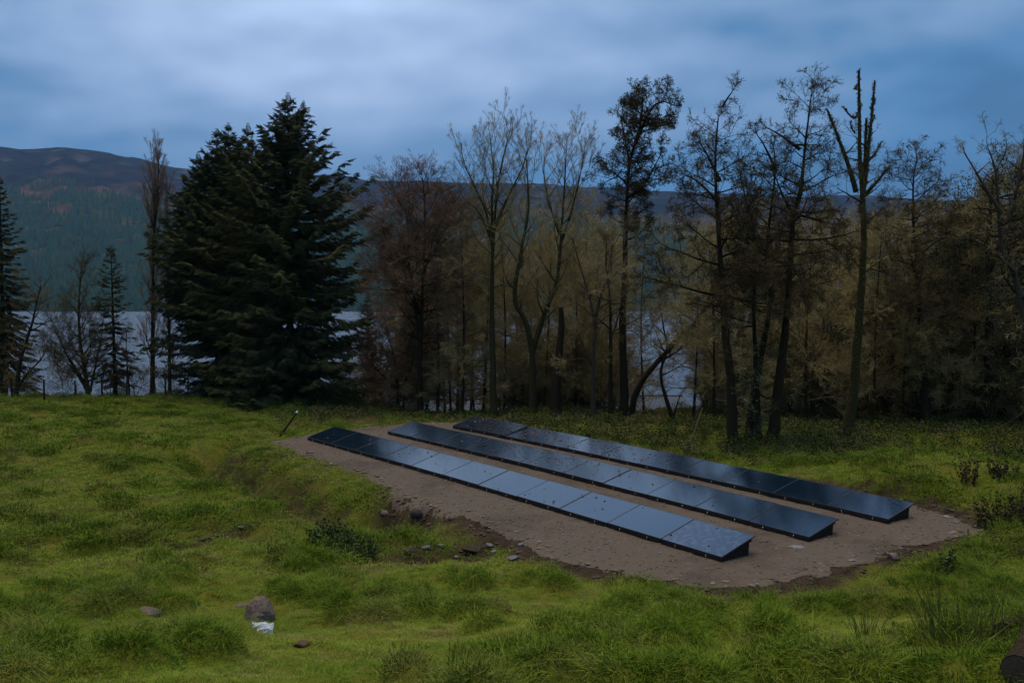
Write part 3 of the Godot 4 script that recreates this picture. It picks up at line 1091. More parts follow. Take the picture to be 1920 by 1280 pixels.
func stone_mesh(seed_: int, size: Vector3, rough := 0.3) -> ArrayMesh:      # a block knocked into shape by random cleavage planes
	var r := RandomNumberGenerator.new()
	r.seed = seed_ * 31 + 5
	var planes := []
	for k in 13:
		var n := Vector3(r.randf_range(-1, 1), r.randf_range(-0.6, 1), r.randf_range(-1, 1)).normalized()
		planes.append([n, r.randf_range(0.62, 0.98)])
	var f := FastNoiseLite.new()
	f.seed = seed_
	f.frequency = 1.6
	var m := MB.new()
	var W := 22
	var Hh := 14
	var pts := PackedVector3Array()
	for y in Hh + 1:
		for x in W:
			var a := TAU * x / W
			var b := PI * y / Hh - PI / 2
			var d := Vector3(cos(a) * cos(b), sin(b), sin(a) * cos(b))
			var t := 1.15
			for p in planes:
				var c: float = d.dot(p[0])
				if c > 0.05: t = minf(t, p[1] / c)
			pts.append(d * t * (1.0 + rough * 0.16 * f.get_noise_3dv(d * 2.2)) * size)
	for y in Hh:
		for x in W:
			var p := y * W + x
			var q := y * W + (x + 1) % W
			if y > 0: m.tri(pts[p], pts[q + W], pts[q])
			if y < Hh - 1: m.tri(pts[p], pts[p + W], pts[q + W])
	return m.mesh()

func rush_clump(u: float, v: float, n: int, tall: float, spread: float, label: String) -> void:
	var base := ground_at(u, v)
	var o := thing("rush_clump", base, label, "rushes", "rushes in the pasture")
	var m := MB.new()
	for k in n:
		var a := rf(0, TAU)
		var r := spread * sqrt(rng.randf())
		var p := Vector3(cos(a) * r, -0.03, sin(a) * r)
		var h := tall * rf(0.3, 1.05)
		var lean := Vector3(cos(a) * rf(0, 0.6) + rf(-0.2, 0.2), 1, sin(a) * rf(0, 0.6)).normalized()
		m.col = mixc(Color(0.040, 0.062, 0.016), Color(0.10, 0.092, 0.036), pow(rng.randf(), 1.6))
		m.tube(PackedVector3Array([p, p + lean * h * 0.6, p + lean * h + Vector3(lean.x, -0.1, lean.z) * h * 0.12]), PackedFloat32Array([0.0035, 0.003, 0.001]), 3)
	part("stems", m.mesh(), M.leafcol, o).set_meta("kind", "stuff")

func leafy_clump(called: String, u: float, v: float, stems: int, tall: float, spread: float, c0: Color, c1: Color, label: String, category: String, group := "") -> void:
	var base := ground_at(u, v)
	var o := thing(called, base, label, category, group)
	var m := MB.new()
	var lv := MB.new()
	for k in stems:
		var a := rf(0, TAU)
		var r := spread * sqrt(rng.randf())
		var gx := base.x + cos(a) * r
		var gz := base.z + sin(a) * r
		var p := Vector3(cos(a) * r, height(gx, gz) - base.y - 0.03, sin(a) * r)
		var h := tall * rf(0.45, 1.1)
		var tip := p + Vector3(cos(a) * 0.25 * h, h, sin(a) * 0.25 * h) + rand_dir() * 0.08 * h
		m.col = c0
		m.tube(PackedVector3Array([p, p.lerp(tip, 0.5) + rand_dir() * 0.02, tip]), PackedFloat32Array([0.006, 0.004, 0.002]), 3)
		for e in 16:
			lv.col = c0.lerp(c1, rng.randf())
			leaf(lv, p.lerp(tip, rf(0.15, 1.0)) + rand_dir() * 0.03, rf(0.035, 0.075))
	part("stems", m.mesh(), M.leafcol, o).set_meta("kind", "stuff")
	part("leaves", lv.mesh(false), M.leafcol, o).set_meta("kind", "stuff")

func v_of(y: float, depth: float) -> float:      # the bearing at which a height Y shows at a distance
	var a := atan2(y - EYE.y, depth) + PITCH
	return 640.0 - FOCAL * tan(a)

func slim(u: float, depth: float, tall: float, lean: float, bend: float) -> Array:
	var b := spot(u, 700, depth)
	var y := height(b.x, b.z)
	var o := []
	for k in 5:
		var t := k / 4.0
		o.append([u + lean * t + bend * sin(PI * t), v_of(y + tall * t, depth)])
	return o

const LANDMARKS := [[545, "tallest spruce"], [747, "low reddish tree"], [788, "reddish alder"], [926, "fan-shaped ash"], [1000, "forked ash"], [1042, "broken snag"], [1113, "pale forked trunk"], [1172, "lichen-hung tree"], [1266, "small crooked tree"], [1376, "feathery tall alder"], [1424, "ivy-clad stem"], [1588, "twin-spiked dead tree"], [1736, "tiered alder"], [1856, "ivy-choked tree"]]
var seen_right_of := {}

func beside(what: String, u: float) -> String:      # "... second right of the broken snag", counted per kind from left to right
	var mark: String = LANDMARKS[0][1]
	for l in LANDMARKS:
		if l[0] <= u: mark = l[1]
	var key := what + mark
	var n: int = seen_right_of.get(key, 0)
	seen_right_of[key] = n + 1
	return "%s, %s right of the %s" % [what, ORDINAL[n], mark]

func build_trees() -> void:
	var wood := "bare trees in the wood behind the panels"
	var alder := {"trim": 1.2, "per": 4.6, "t0": 0.34, "len": 3.1, "el0": -0.2, "el1": 0.75, "spray": "alder", "sps": 0.58, "levels": 1, "spd": 6.6, "dens": [2.8, 2.2], "c0": Color(0.044, 0.035, 0.018), "c1": Color(0.078, 0.062, 0.030)}
	# --- big spruces standing in the field's edge
	var b := ground_at(545, 752)
	var big := {"power": 1.0, "shoulder": 0.42, "size": 0.78, "per": 8, "step": 0.48, "gap": 0.095, "hook": 0.22, "hang": 0.9, "c0": Color(0.030, 0.040, 0.017), "c1": Color(0.052, 0.062, 0.026)}
	conifer("spruce_tree", "tallest dark spruce with a broad skirt standing at the field's edge", 41, b, spot(550, 180, -b.z).y - b.y, 5.3, big, "big spruces at the field's edge")
	b = ground_at(440, 748)
	var tops := []
	for t in [[408, 248, 2.9, 0.25], [372, 292, 2.8, 0.2], [467, 238, 2.6, 0.3], [350, 352, 1.5, 0.2]]:
		var p := spot(t[0], t[1], -b.z) - b
		tops.append([p.x, rng_at(t[0]) - 0.5, p.y, t[2], t[3]])
	conifer("spruce_tree", "broad dark spruce with several tops growing against the tallest one", 42, b, spot(440, 236, -b.z).y - b.y, 4.7, big.merged({"leaders": tops}, true), "big spruces at the field's edge")
	# --- left edge
	b = ground_at(8, 742)
	conifer("fir_tree", "drooping dark fir cut off by the left side of the view", 43, b, spot(-6, 335, -b.z).y - b.y, 3.7, {"droop": 0.28, "power": 0.9, "skirt": 0.12})
	b = ground_at(216, 741)
	conifer("larch_tree", "small ragged conifer standing beside the tall poplars", 44, b, spot(216, 466, -b.z).y - b.y, 1.7, {"power": 0.55, "thin": 0.85, "skirt": 0.12, "c0": Color(0.034, 0.034, 0.012), "c1": Color(0.055, 0.05, 0.02), "size": 0.75, "step": 0.34})
	bare_tree("bare_tree", "dark crooked bare tree leaning right beside the fir at the view's left edge", 51, [[[[28, 742], [36, 690], [46, 650], [60, 610], [72, 560], [84, 515]], 0.16, 0.04], [[[30, 730], [52, 700], [80, 672], [98, 640]], 0.10, 0.03, 0.5]], {"spray": "oak", "per": 3.2, "len": 1.8, "t0": 0.35, "sps": 0.65, "spd": 3.6, "shape": "round"}, "", 61.5)
	bare_tree("bare_tree", "many-stemmed mossy bare tree in front of the loch", 52, [[[[166, 743], [158, 690], [150, 640], [148, 580], [152, 520], [156, 488]], 0.17, 0.03], [[[164, 735], [135, 680], [112, 630], [100, 590]], 0.10, 0.02, 0.6], [[[168, 735], [178, 680], [186, 630], [190, 585]], 0.09, 0.02, -0.5], [[[165, 728], [128, 668], [98, 640], [88, 620]], 0.07, 0.02, 0.3]], {"spray": "twiggy", "per": 3.6, "len": 2.0, "t0": 0.15, "el0": 0.4, "el1": 1.1, "shape": "even", "c0": Color(0.049, 0.043, 0.021), "c1": Color(0.077, 0.068, 0.034), "bark": "moss_bark", "sps": 0.75, "spd": 4.5}, "", 62.0)
	bare_tree("bare_tree", "thin bare tree close by the small ragged conifer", 53, [[[[236, 743], [238, 690], [236, 640], [240, 600]], 0.07, 0.02]], {"spray": "twiggy", "per": 3.2, "len": 1.1, "t0": 0.3, "el0": 0.3, "el1": 1.0, "c0": Color(0.049, 0.043, 0.021), "c1": Color(0.077, 0.068, 0.034), "sps": 0.6}, "", 62.5)
	var pop := {"trim": 2.0, "spray": "poplar", "per": 6.0, "len": 1.9, "t0": 0.12, "el0": 1.12, "el1": 1.35, "shape": "even", "up": [0.12, 0.12, 0.1], "wob": [0.07, 0.08, 0.1], "ang": 0.3, "ratio": 0.5, "sps": 0.7, "spd": 2.2, "dens": [2.0, 2.0], "c0": Color(0.16, 0.105, 0.066), "c1": Color(0.22, 0.145, 0.09), "limb_r": 0.11, "levels": 1}
	bare_tree("poplar_tree", "tallest narrow bare poplar rising left of the spruces", 54, [[[[285, 746], [284, 640], [283, 500], [284, 380], [281, 250]], 0.19, 0.012], [[[285, 480], [291, 420], [298, 340], [300, 262]], 0.09, 0.012, 0.4]], pop, "bare poplars left of the spruces", 64.0)
	bare_tree("poplar_tree", "shorter bare poplar half hidden by the broad spruce", 55, [[[[318, 746], [318, 640], [317, 500], [318, 400], [320, 305]], 0.14, 0.012]], pop.merged({"len": 1.8}, true), "bare poplars left of the spruces", 65.0)
	# --- the wood, from left to right
	bare_tree("alder_tree", "reddish twiggy alder with a twisted top beside the tallest spruce", 61, [[[[788, 778], [787, 700], [790, 600], [796, 480], [797, 400], [795, 350], [788, 310], [783, 293]], 0.20, 0.03], [[[789, 640], [768, 500], [764, 410], [745, 370], [730, 335], [727, 325]], 0.11, 0.02, 0.6], [[[794, 520], [815, 440], [835, 400], [853, 355]], 0.07, 0.02, -0.5], [[[792, 600], [750, 490], [722, 440], [712, 415]], 0.08, 0.02, 0.9]], alder.merged({"spray": "twiggy", "len": 2.3, "el0": 0.1, "el1": 0.8, "t0": 0.22, "shape": "round", "c0": Color(0.105, 0.066, 0.044), "c1": Color(0.150, 0.096, 0.064), "sps": 0.75, "spd": 2.8}, true))
	bare_tree("alder_tree", "low reddish bare tree in front of the dark skirt of the spruce", 62, [[[[747, 768], [745, 720], [738, 670], [725, 620], [712, 560]], 0.11, 0.02], [[[746, 735], [770, 690], [778, 640], [770, 590]], 0.07, 0.02, 0.4], [[[745, 730], [705, 690], [680, 655], [660, 640]], 0.07, 0.02, 0.4]], alder.merged({"spray": "twiggy", "len": 2.2, "el0": 0.0, "el1": 0.7, "t0": 0.25, "shape": "even", "c0": Color(0.105, 0.066, 0.044), "c1": Color(0.150, 0.096, 0.064), "sps": 0.75}, true))
	var ash := {"limb_bark": "lichen_bark", "trim": 1.1, "spray": "ash", "per": 2.4, "len": 2.3, "t0": 0.45, "el0": 0.45, "el1": 1.05, "shape": "even", "up": [0.12, 0.16, 0.16], "wob": [0.15, 0.18, 0.2], "ang": 0.6, "sps": 0.72, "spd": 3.6, "dens": [1.7, 2.0], "levels": 1, "c0": Color(0.172, 0.142, 0.072), "c1": Color(0.249, 0.205, 0.104), "bark": "moss_bark"}
	bare_tree("ash_tree", "tall fan-shaped bare ash just right of the reddish alder", 63, [[[[926, 772], [924, 680], [922, 560], [925, 450], [930, 380], [938, 320], [952, 260], [968, 205]], 0.22, 0.02], [[[924, 470], [912, 400], [890, 350], [872, 310], [862, 268]], 0.10, 0.02, 0.7], [[[924, 450], [922, 390], [925, 320], [920, 270], [915, 225]], 0.10, 0.02, -0.6], [[[927, 430], [945, 385], [965, 345], [985, 300], [992, 255]], 0.09, 0.02, 0.4], [[[924, 460], [900, 400], [868, 370], [850, 330]], 0.08, 0.02, -0.8]], ash, "", 53.0)
	bare_tree("ash_tree", "forked bare ash with a thick trunk and upswept twigs", 64, [[[[1000, 775], [999, 720], [997, 655], [985, 600], [965, 560], [975, 480], [990, 400], [988, 320], [982, 250]], 0.24, 0.02], [[[998, 660], [1020, 590], [1042, 535], [1050, 470], [1056, 380], [1060, 310], [1062, 248]], 0.17, 0.02, 0.5], [[[1048, 470], [1070, 400], [1085, 340], [1098, 262]], 0.09, 0.02, 0.6], [[[1050, 440], [1030, 380], [1020, 320], [1025, 262]], 0.09, 0.02, -0.6]], ash)
	bare_tree("broken_snag", "thick broken dead trunk with a jagged top among the bare trees", 65, [[[[1042, 782], [1043, 740], [1046, 700], [1050, 650], [1053, 610], [1052, 576]], 0.34, 0.13], [[[1044, 690], [1035, 668], [1030, 660]], 0.07, 0.03, 0.3]], {"per": 0.5, "len": 1.3, "t0": 0.3, "leader": false, "trim": 0.0, "bark": "dead_bark", "spd": 1.6, "el0": 0.0, "el1": 0.4, "spray": "oak"})
	bare_tree("bare_tree", "pale straight bare trunk forking low, right of the broken snag", 66, [[[[1113, 783], [1112, 720], [1113, 650], [1114, 600], [1100, 540], [1080, 470], [1070, 420]], 0.15, 0.02], [[[1114, 605], [1128, 550], [1142, 500], [1150, 440]], 0.10, 0.02, 0.4], [[[1113, 690], [1090, 640], [1072, 605]], 0.05, 0.02, 0.5], [[[1113, 690], [1095, 672], [1065, 676], [1045, 680]], 0.05, 0.02, 0.2]], {"spray": "twiggy", "bark": "pale_bark", "per": 2.3, "len": 2.0, "t0": 0.5, "el0": 0.3, "el1": 0.9, "shape": "even", "c0": Color(0.191, 0.158, 0.080), "c1": Color(0.261, 0.216, 0.108)})
	bare_tree("bare_tree", "slim dark bare trunk between the pale trunk and the lichen-hung tree", 67, [[[[1146, 783], [1145, 700], [1144, 620], [1143, 560], [1135, 490], [1140, 430]], 0.15, 0.03], [[[1145, 640], [1160, 590], [1170, 540]], 0.06, 0.02, 0.3]], {"spray": "twiggy", "per": 2.0, "len": 2.2, "t0": 0.45, "shape": "even", "el0": 0.2, "el1": 0.9})
	bare_tree("lichen_tree", "tall lichen-hung tree with a wind-bent top drooping to the right", 68, [[[[1172, 785], [1170, 700], [1168, 600], [1172, 520], [1174, 440], [1177, 376], [1182, 308], [1193, 267], [1204, 225], [1207, 190], [1206, 165]], 0.26, 0.04], [[[1193, 267], [1212, 222], [1230, 195], [1252, 192], [1266, 205]], 0.09, 0.03, 0.3], [[[1205, 225], [1225, 222], [1245, 225], [1258, 236]], 0.06, 0.02, -0.3], [[[1182, 310], [1172, 262], [1165, 225], [1168, 195]], 0.08, 0.02, 0.4], [[[1178, 370], [1205, 350], [1225, 315], [1240, 285]], 0.10, 0.02, 0.5], [[[1178, 350], [1160, 330], [1140, 340], [1125, 345]], 0.07, 0.02, 0.4]], {"stem_scale": 1.5, "spray": "lichen", "per": 4.6, "len": 1.3, "t0": 0.56, "trim": 0.4, "el0": 0.1, "el1": 0.8, "shape": "even", "levels": 1, "sps": 0.46, "spd": 9.0, "c0": Color(0.046, 0.040, 0.020), "c1": Color(0.079, 0.069, 0.034), "dens": [2.6, 2.0], "ratio": 0.5, "wob": [0.3, 0.35, 0.3]})
	bare_tree("leaning_tree", "dark trunk leaning far to the right over the slate roof", 69, [[[[1182, 782], [1190, 745], [1206, 712], [1236, 675], [1270, 640], [1305, 605], [1330, 560], [1345, 500]], 0.19, 0.07]], {"trim": 0.2, "spray": "oak", "per": 1.4, "len": 2.3, "t0": 0.35, "el0": 0.2, "el1": 0.9, "shape": "even", "spd": 2.4})
	bare_tree("bare_tree", "small crooked forked tree standing before the slate roof", 70, [[[[1266, 790], [1252, 755], [1242, 720], [1240, 690], [1252, 655], [1244, 610], [1240, 560]], 0.13, 0.03], [[[1264, 780], [1272, 748], [1282, 730], [1296, 715]], 0.06, 0.02, 0.3]], {"spray": "oak", "per": 2.2, "len": 1.7, "t0": 0.45, "el0": 0.2, "el1": 0.9, "shape": "even", "c0": Color(0.138, 0.114, 0.057), "c1": Color(0.209, 0.172, 0.086)})
	bare_tree("alder_tree", "tall alder with a feathery crown, nearest to the lichen-hung tree", 71, [[[[1376, 836], [1374, 780], [1372, 720], [1362, 620], [1355, 500], [1349, 400], [1346, 305], [1350, 240], [1354, 196], [1350, 155]], 0.23, 0.025], [[[1355, 200], [1368, 178], [1384, 160]], 0.05, 0.02, 0.3], [[[1350, 340], [1325, 290], [1302, 258], [1285, 240]], 0.09, 0.02, 0.5], [[[1348, 380], [1310, 340], [1270, 320], [1250, 310]], 0.08, 0.02, -0.4]], alder.merged({"len": 2.9, "t0": 0.40}, true))
	bare_tree("ivy_tree", "slender bent stem clothed in bright ivy between the tall alders", 72, [[[[1424, 832], [1421, 770], [1418, 700], [1413, 600], [1414, 520], [1412, 430], [1396, 370], [1382, 305], [1372, 268]], 0.13, 0.02]], alder.merged({"spray": "ivy", "per": 1.7, "len": 1.5, "t0": 0.2, "sps": 0.5, "spd": 1.6, "sprays_on_stem": 7.0, "stem_size": 0.5, "c0": Color(0.094, 0.114, 0.057), "c1": Color(0.158, 0.173, 0.086)}, true))
	bare_tree("alder_tree", "tallest alder with a pointed crown left of the twin-spiked dead tree", 73, [[[[1445, 828], [1454, 780], [1460, 717], [1472, 610], [1478, 500], [1481, 450], [1486, 397], [1497, 365], [1504, 278], [1510, 225], [1518, 155], [1527, 120]], 0.24, 0.02], [[[1486, 398], [1465, 365], [1450, 330], [1425, 300]], 0.08, 0.02, 0.5], [[[1500, 280], [1465, 255], [1435, 240], [1402, 230]], 0.08, 0.02, 0.3], [[[1490, 400], [1530, 412], [1560, 420], [1600, 416]], 0.07, 0.02, 0.4]], alder.merged({"len": 2.8, "t0": 0.46}, true))
	bare_tree("alder_tree", "shorter alder overlapping the tallest alder's left side", 74, [[[[1405, 822], [1412, 760], [1430, 660], [1448, 560], [1442, 480], [1446, 420], [1455, 352], [1458, 293], [1450, 250], [1440, 215]], 0.19, 0.02], [[[1456, 320], [1430, 270], [1410, 245], [1395, 220]], 0.07, 0.02, 0.5]], alder.merged({"len": 2.3, "t0": 0.46, "per": 3.2}, true))
	bare_tree("dead_tree", "dead mossy tree with two bare spikes standing against the sky", 75, [[[[1588, 824], [1594, 780], [1599, 740], [1604, 658], [1611, 540], [1614, 460], [1611, 380], [1605, 308], [1602, 219], [1600, 138]], 0.24, 0.045], [[[1614, 400], [1620, 350], [1626, 278], [1631, 219], [1635, 154]], 0.11, 0.035, 0.4], [[[1620, 330], [1622, 275], [1623, 222]], 0.07, 0.05, 0.2], [[[1606, 360], [1586, 300], [1566, 254], [1546, 208]], 0.11, 0.04, 0.5], [[[1614, 310], [1636, 296], [1648, 280], [1657, 265]], 0.08, 0.03, -0.3], [[[1616, 370], [1634, 352], [1650, 332], [1664, 314]], 0.09, 0.04, 0.3], [[[1603, 222], [1610, 212], [1613, 200]], 0.05, 0.03, 0.2], [[[1602, 222], [1590, 214], [1580, 202]], 0.045, 0.02, 0.2], [[[1603, 168], [1608, 158], [1612, 150]], 0.04, 0.025, 0.1], [[[1632, 205], [1638, 196], [1641, 186]], 0.04, 0.02, 0.1], [[[1630, 240], [1637, 226], [1640, 216]], 0.045, 0.025, 0.1], [[[1604, 250], [1597, 240], [1594, 228]], 0.04, 0.02, 0.1]], {"spray": "twiggy", "bark": "moss_bark", "per": 1.0, "len": 1.5, "t0": 0.42, "el0": 0.2, "el1": 0.8, "shape": "cone", "leader": false, "trim": 0.0, "side_per": 0.8, "limb_top": 0.8, "sps": 0.6, "spd": 2.6, "sprays_on_stem": 46.0, "stem_size": 0.065, "cling": "moss", "cling_name": "moss", "c0": Color(0.063, 0.055, 0.028), "c1": Color(0.091, 0.080, 0.040), "k0": Color(0.095, 0.092, 0.034), "k1": Color(0.17, 0.155, 0.065)})
	bare_tree("alder_tree", "small tiered alder standing alone right of the twin-spiked dead tree", 76, [[[[1736, 794], [1738, 740], [1733, 658], [1726, 520], [1723, 460], [1721, 397], [1724, 326], [1731, 290], [1722, 265], [1716, 250]], 0.21, 0.02]], alder.merged({"len": 3.2, "t0": 0.34, "el0": -0.05, "el1": 0.6, "per": 5.5, "sps": 0.55, "trim": 0.8}, true))
	bare_tree("oak_tree", "gnarled pale-barked tree at the view's right edge", 77, [[[[1945, 800], [1938, 700], [1925, 600], [1910, 520], [1886, 467], [1880, 400], [1878, 340], [1868, 290], [1850, 255]], 0.26, 0.03], [[[1884, 440], [1900, 370], [1910, 310], [1918, 240]], 0.13, 0.03, 0.6], [[[1880, 400], [1850, 350], [1830, 310], [1805, 265]], 0.10, 0.02, -0.5], [[[1905, 510], [1860, 470], [1820, 450], [1790, 430]], 0.10, 0.02, 0.6], [[[1882, 420], [1840, 400], [1800, 395]], 0.07, 0.02, 0.8]], {"spray": "oak", "bark": "pale_bark", "limb_bark": "bark", "per": 2.4, "len": 1.9, "t0": 0.35, "el0": 0.1, "el1": 0.9, "shape": "even", "wob": [0.35, 0.38, 0.35], "sps": 0.6, "spd": 2.8, "c0": Color(0.138, 0.114, 0.057), "c1": Color(0.194, 0.160, 0.080)}, "", 39.0)
	bare_tree("ivy_tree", "dark ivy-choked tree behind the pale-barked tree", 78, [[[[1856, 802], [1854, 740], [1851, 660], [1850, 560], [1846, 460], [1850, 380], [1858, 330]], 0.24, 0.05], [[[1852, 520], [1885, 440], [1900, 370], [1905, 320]], 0.1, 0.03, 0.6]], {"spray": "ivy", "per": 2.6, "len": 2.0, "t0": 0.32, "el0": -0.1, "el1": 0.6, "shape": "round", "sps": 0.75, "spd": 2.4, "sprays_on_stem": 5.0, "stem_size": 0.6, "c0": Color(0.041, 0.045, 0.022), "c1": Color(0.097, 0.085, 0.043)})
	# --- slimmer trunks in the depth of the wood
	var dim := {"limb_bark": "lichen_bark", "limb_r": 0.42, "spray": "twiggy", "per": 3.0, "len": 2.3, "t0": 0.14, "el0": 0.1, "el1": 0.85, "shape": "even", "sps": 1.0, "spd": 6.0, "c0": Color(0.186, 0.154, 0.070), "c1": Color(0.263, 0.221, 0.097), "flare": 1.25}
	var deep := "slim bare tree deep in the wood"
	rng.seed = 900
	var spots := [[866, 54.5, 11.5, -6, 6], [846, 58, 11, -4, -5], [905, 57, 12, 12, 4], [945, 56, 10.5, -8, 6], [982, 60, 13, 6, -8], [1018, 56, 10, 14, 4], [1078, 57, 11.5, -10, 8], [1095, 61, 13, 8, -4], [1208, 57, 11, 4, -8], [1300, 52, 9.5, 8, 5], [1338, 48, 9.5, -8, 6], [820, 56, 9.5, -8, 6], [716, 66, 6.0, 6, -6], [1512, 47, 9.0, 10, -6], [1540, 50, 10.5, -6, 6], [1640, 46, 9.5, 10, -5], [1672, 51, 10.5, -8, 6], [1690, 46, 8.0, 4, 6], [1768, 47, 9.5, -6, 8], [1800, 51, 11, 10, -6], [1826, 46, 9.5, -10, 6], [1880, 48, 12, 6, 8], [1908, 53, 13.5, -6, -6], [1560, 58, 11, 6, 3], [1450, 56, 10.5, -4, 6], [1395, 54, 11, 6, -5], [1480, 52, 9.5, -8, 6], [1130, 66, 13, 5, 5], [1050, 66, 13, -5, 5], [770, 67, 12, 4, 4], [890, 66, 12.5, -4, -4], [1740, 57, 11.5, 4, -4], [1860, 58, 13, -4, 6], [1610, 60, 11.5, 5, -5], [1985, 45, 11, 6, -5], [2060, 48, 12, -6, 5], [2150, 44, 10.5, 5, 5], [755, 60, 9, 4, 5], [800, 63, 10, -5, 4], [835, 66, 11.5, 5, -5], [858, 62, 10, -6, 4], [880, 70, 12, 4, 4], [912, 64, 11, 6, -4], [935, 69, 12, -4, 5], [962, 64, 11, 5, 4], [1008, 63, 11, -5, 5], [1030, 70, 13, 4, -4], [1062, 62, 11, 5, 4], [1088, 69, 12.5, -5, 4], [1120, 60, 10.5, 5, -4], [1150, 68, 12, 4, 4], [1320, 60, 10, -4, 5], [1352, 56, 10, 5, 4], [1415, 60, 11, -5, 4], [1465, 62, 11, 5, -4], [1525, 58, 10, -4, 4], [1580, 62, 11, 5, 5], [1655, 58, 10.5, -5, 4], [1705, 53, 9.5, 5, 4], [1780, 60, 11.5, -4, 4], [1835, 56, 11.5, 5, -4]]
	var k := 0
	spots.sort_custom(func(a, b): return a[0] < b[0])
	for s in spots:
		var o := slim(s[0], s[1], s[2], s[3], s[4])
		bare_tree("bare_tree", beside(deep, s[0]), 910 + k, [[o, 0.07 + 0.006 * s[2] * rng_at(k), 0.015]], dim.merged({"levels": 1, "sps": 0.7 + 0.2 * rng_at(k + 7)}, true), wood, s[1])
		k += 1
	# --- saplings and thicket
	var young := "brushy sapling in the thicket"
	var brush := {"spray": "twiggy", "per": 6.5, "len": 1.2, "t0": 0.04, "el0": 0.5, "el1": 1.1, "shape": "even", "sps": 0.8, "spd": 3.0, "levels": 0, "c0": Color(0.120, 0.099, 0.038), "c1": Color(0.173, 0.144, 0.056), "flare": 1.1}
	for q in 66:
		var u := 650.0 + 1290.0 * (q + rng_at(q * 3 + 1)) / 66.0
		var d := lerpf(62.0, 46.0, (u - 640.0) / 1280.0) + 9.0 * rng_at(q * 5 + 2) - 3.0
		if u < 740.0: continue
		if u > 1165.0 and u < 1315.0 or u > 800.0 and u < 950.0: continue
		var tall := 3.0 + 4.0 * rng_at(q * 7 + 3)
		var leafy := rng_at(q * 11) < 0.3 or u > 1500 and rng_at(q * 13) < 0.5
		var extra := {"spray": "bush", "c0": Color(0.079, 0.070, 0.028), "c1": Color(0.143, 0.125, 0.050), "sps": 0.7} if leafy else {}
		var pth := slim(u, d, tall, 10.0 * (rng_at(q * 17) - 0.5), 3.0)
		bare_tree("sapling", beside(young, u), 1000 + q, [[pth, 0.03, 0.008], [[pth[0], [pth[2][0] + 9, pth[2][1]], [pth[3][0] + 16, pth[3][1]]], 0.02, 0.006, 0.5], [[pth[0], [pth[2][0] - 10, pth[2][1]], [pth[3][0] - 18, pth[3][1]]], 0.02, 0.006, -0.5]], brush.merged(extra, true), "saplings under the bare trees", d)
	# --- bushes that fill the wood's edge down to the ground
	var shrub := "low tangled bush edging the wood"
	var by_loch := ["tangled bush just left of the poplars by the fence", "tangled bush between the poplars and the broad spruce", "tangled bush at the left of the many-stemmed mossy tree", "tangled bush at the foot of the crooked leaning tree", "tangled bush at the foot of the small ragged conifer"]
	for q in 64:
		var u := 630.0 + 1300.0 * (q + rng_at(q * 3 + 401)) / 64.0
		if q > 58: u = [252.0, 312.0, 118.0, 40.0, 205.0][q - 59]
		var d := (lerpf(66.0, 52.0, (u - 640.0) / 1280.0) + 6.0 * rng_at(q * 5 + 402) - 3.0) if q <= 58 else 64.0
		if q <= 58 and (u > 1165.0 and u < 1315.0 or u > 800.0 and u < 950.0): continue
		var tall := 1.3 + 1.6 * rng_at(q * 7 + 403)
		var green := rng_at(q * 11 + 404) < 0.45
		var extra := {"spray": "bush", "c0": Color(0.066, 0.057, 0.023), "c1": Color(0.120, 0.105, 0.042)} if green else {"spray": "twiggy", "c0": Color(0.079, 0.069, 0.028), "c1": Color(0.125, 0.110, 0.044)}
		var st := []
		for e in 5:
			var pth := slim(u, d, tall * (0.7 + 0.4 * rng_at(q * 17 + e)), 28.0 * (rng_at(q * 19 + e) - 0.5) * tall, 4.0)
			st.append([pth, 0.02, 0.006, 2.4 * (rng_at(q * 23 + e) - 0.5)])
		bare_tree("bush", beside(shrub, u) if q <= 58 else by_loch[q - 59], 1100 + q, st, {"per": 5.0, "len": 0.8, "t0": 0.05, "el0": 0.2, "el1": 1.0, "shape": "even", "sps": 0.75, "spd": 3.2, "levels": 0, "flare": 1.0}.merged(extra, true), "bushes at the foot of the wood", d)
	# --- evergreens that close the right side, and an orange larch shining through
	for s in [[1560, 55, 7.0, 1.7], [1650, 54.0, 8.0, 1.9], [1795, 50.0, 9.5, 2.0], [1905, 47.0, 11.5, 2.4]]:
		var p := spot(s[0], 700, s[1])
		p.y = height(p.x, p.z)
		conifer("yew_tree", beside("dark shaggy evergreen deep in the wood", s[0]), 1200 + int(s[0]), p, s[2], s[3], {"power": 0.5, "size": 0.8, "c0": Color(0.022, 0.026, 0.012), "c1": Color(0.040, 0.042, 0.020), "thin": 0.85}, "shaggy evergreens in the right of the wood")
	var lp := spot(1716, 700, 60.0)
	lp.y = height(lp.x, lp.z)
	conifer("larch_tree", "orange autumn larch glowing behind the small tiered alder", 1301, lp, 11.5, 1.6, {"power": 0.7, "spray": "larch", "c0": Color(0.19, 0.085, 0.018), "c1": Color(0.25, 0.12, 0.03), "size": 0.7, "skirt": 0.25, "thin": 0.8})
	lp = spot(690, 700, 70.0)
	lp.y = height(lp.x, lp.z)
	conifer("fir_tree", "young conifer seen between the tallest spruce and the reddish alder", 1302, lp, 8.5, 1.7, {"power": 0.8, "c0": Color(0.03, 0.042, 0.024), "c1": Color(0.05, 0.06, 0.03)})

func rng_at(k: int) -> float:       # a fixed pseudo-random number for item K
	return fposmod(sin(k * 12.9898 + 4.1) * 43758.5453, 1.0)

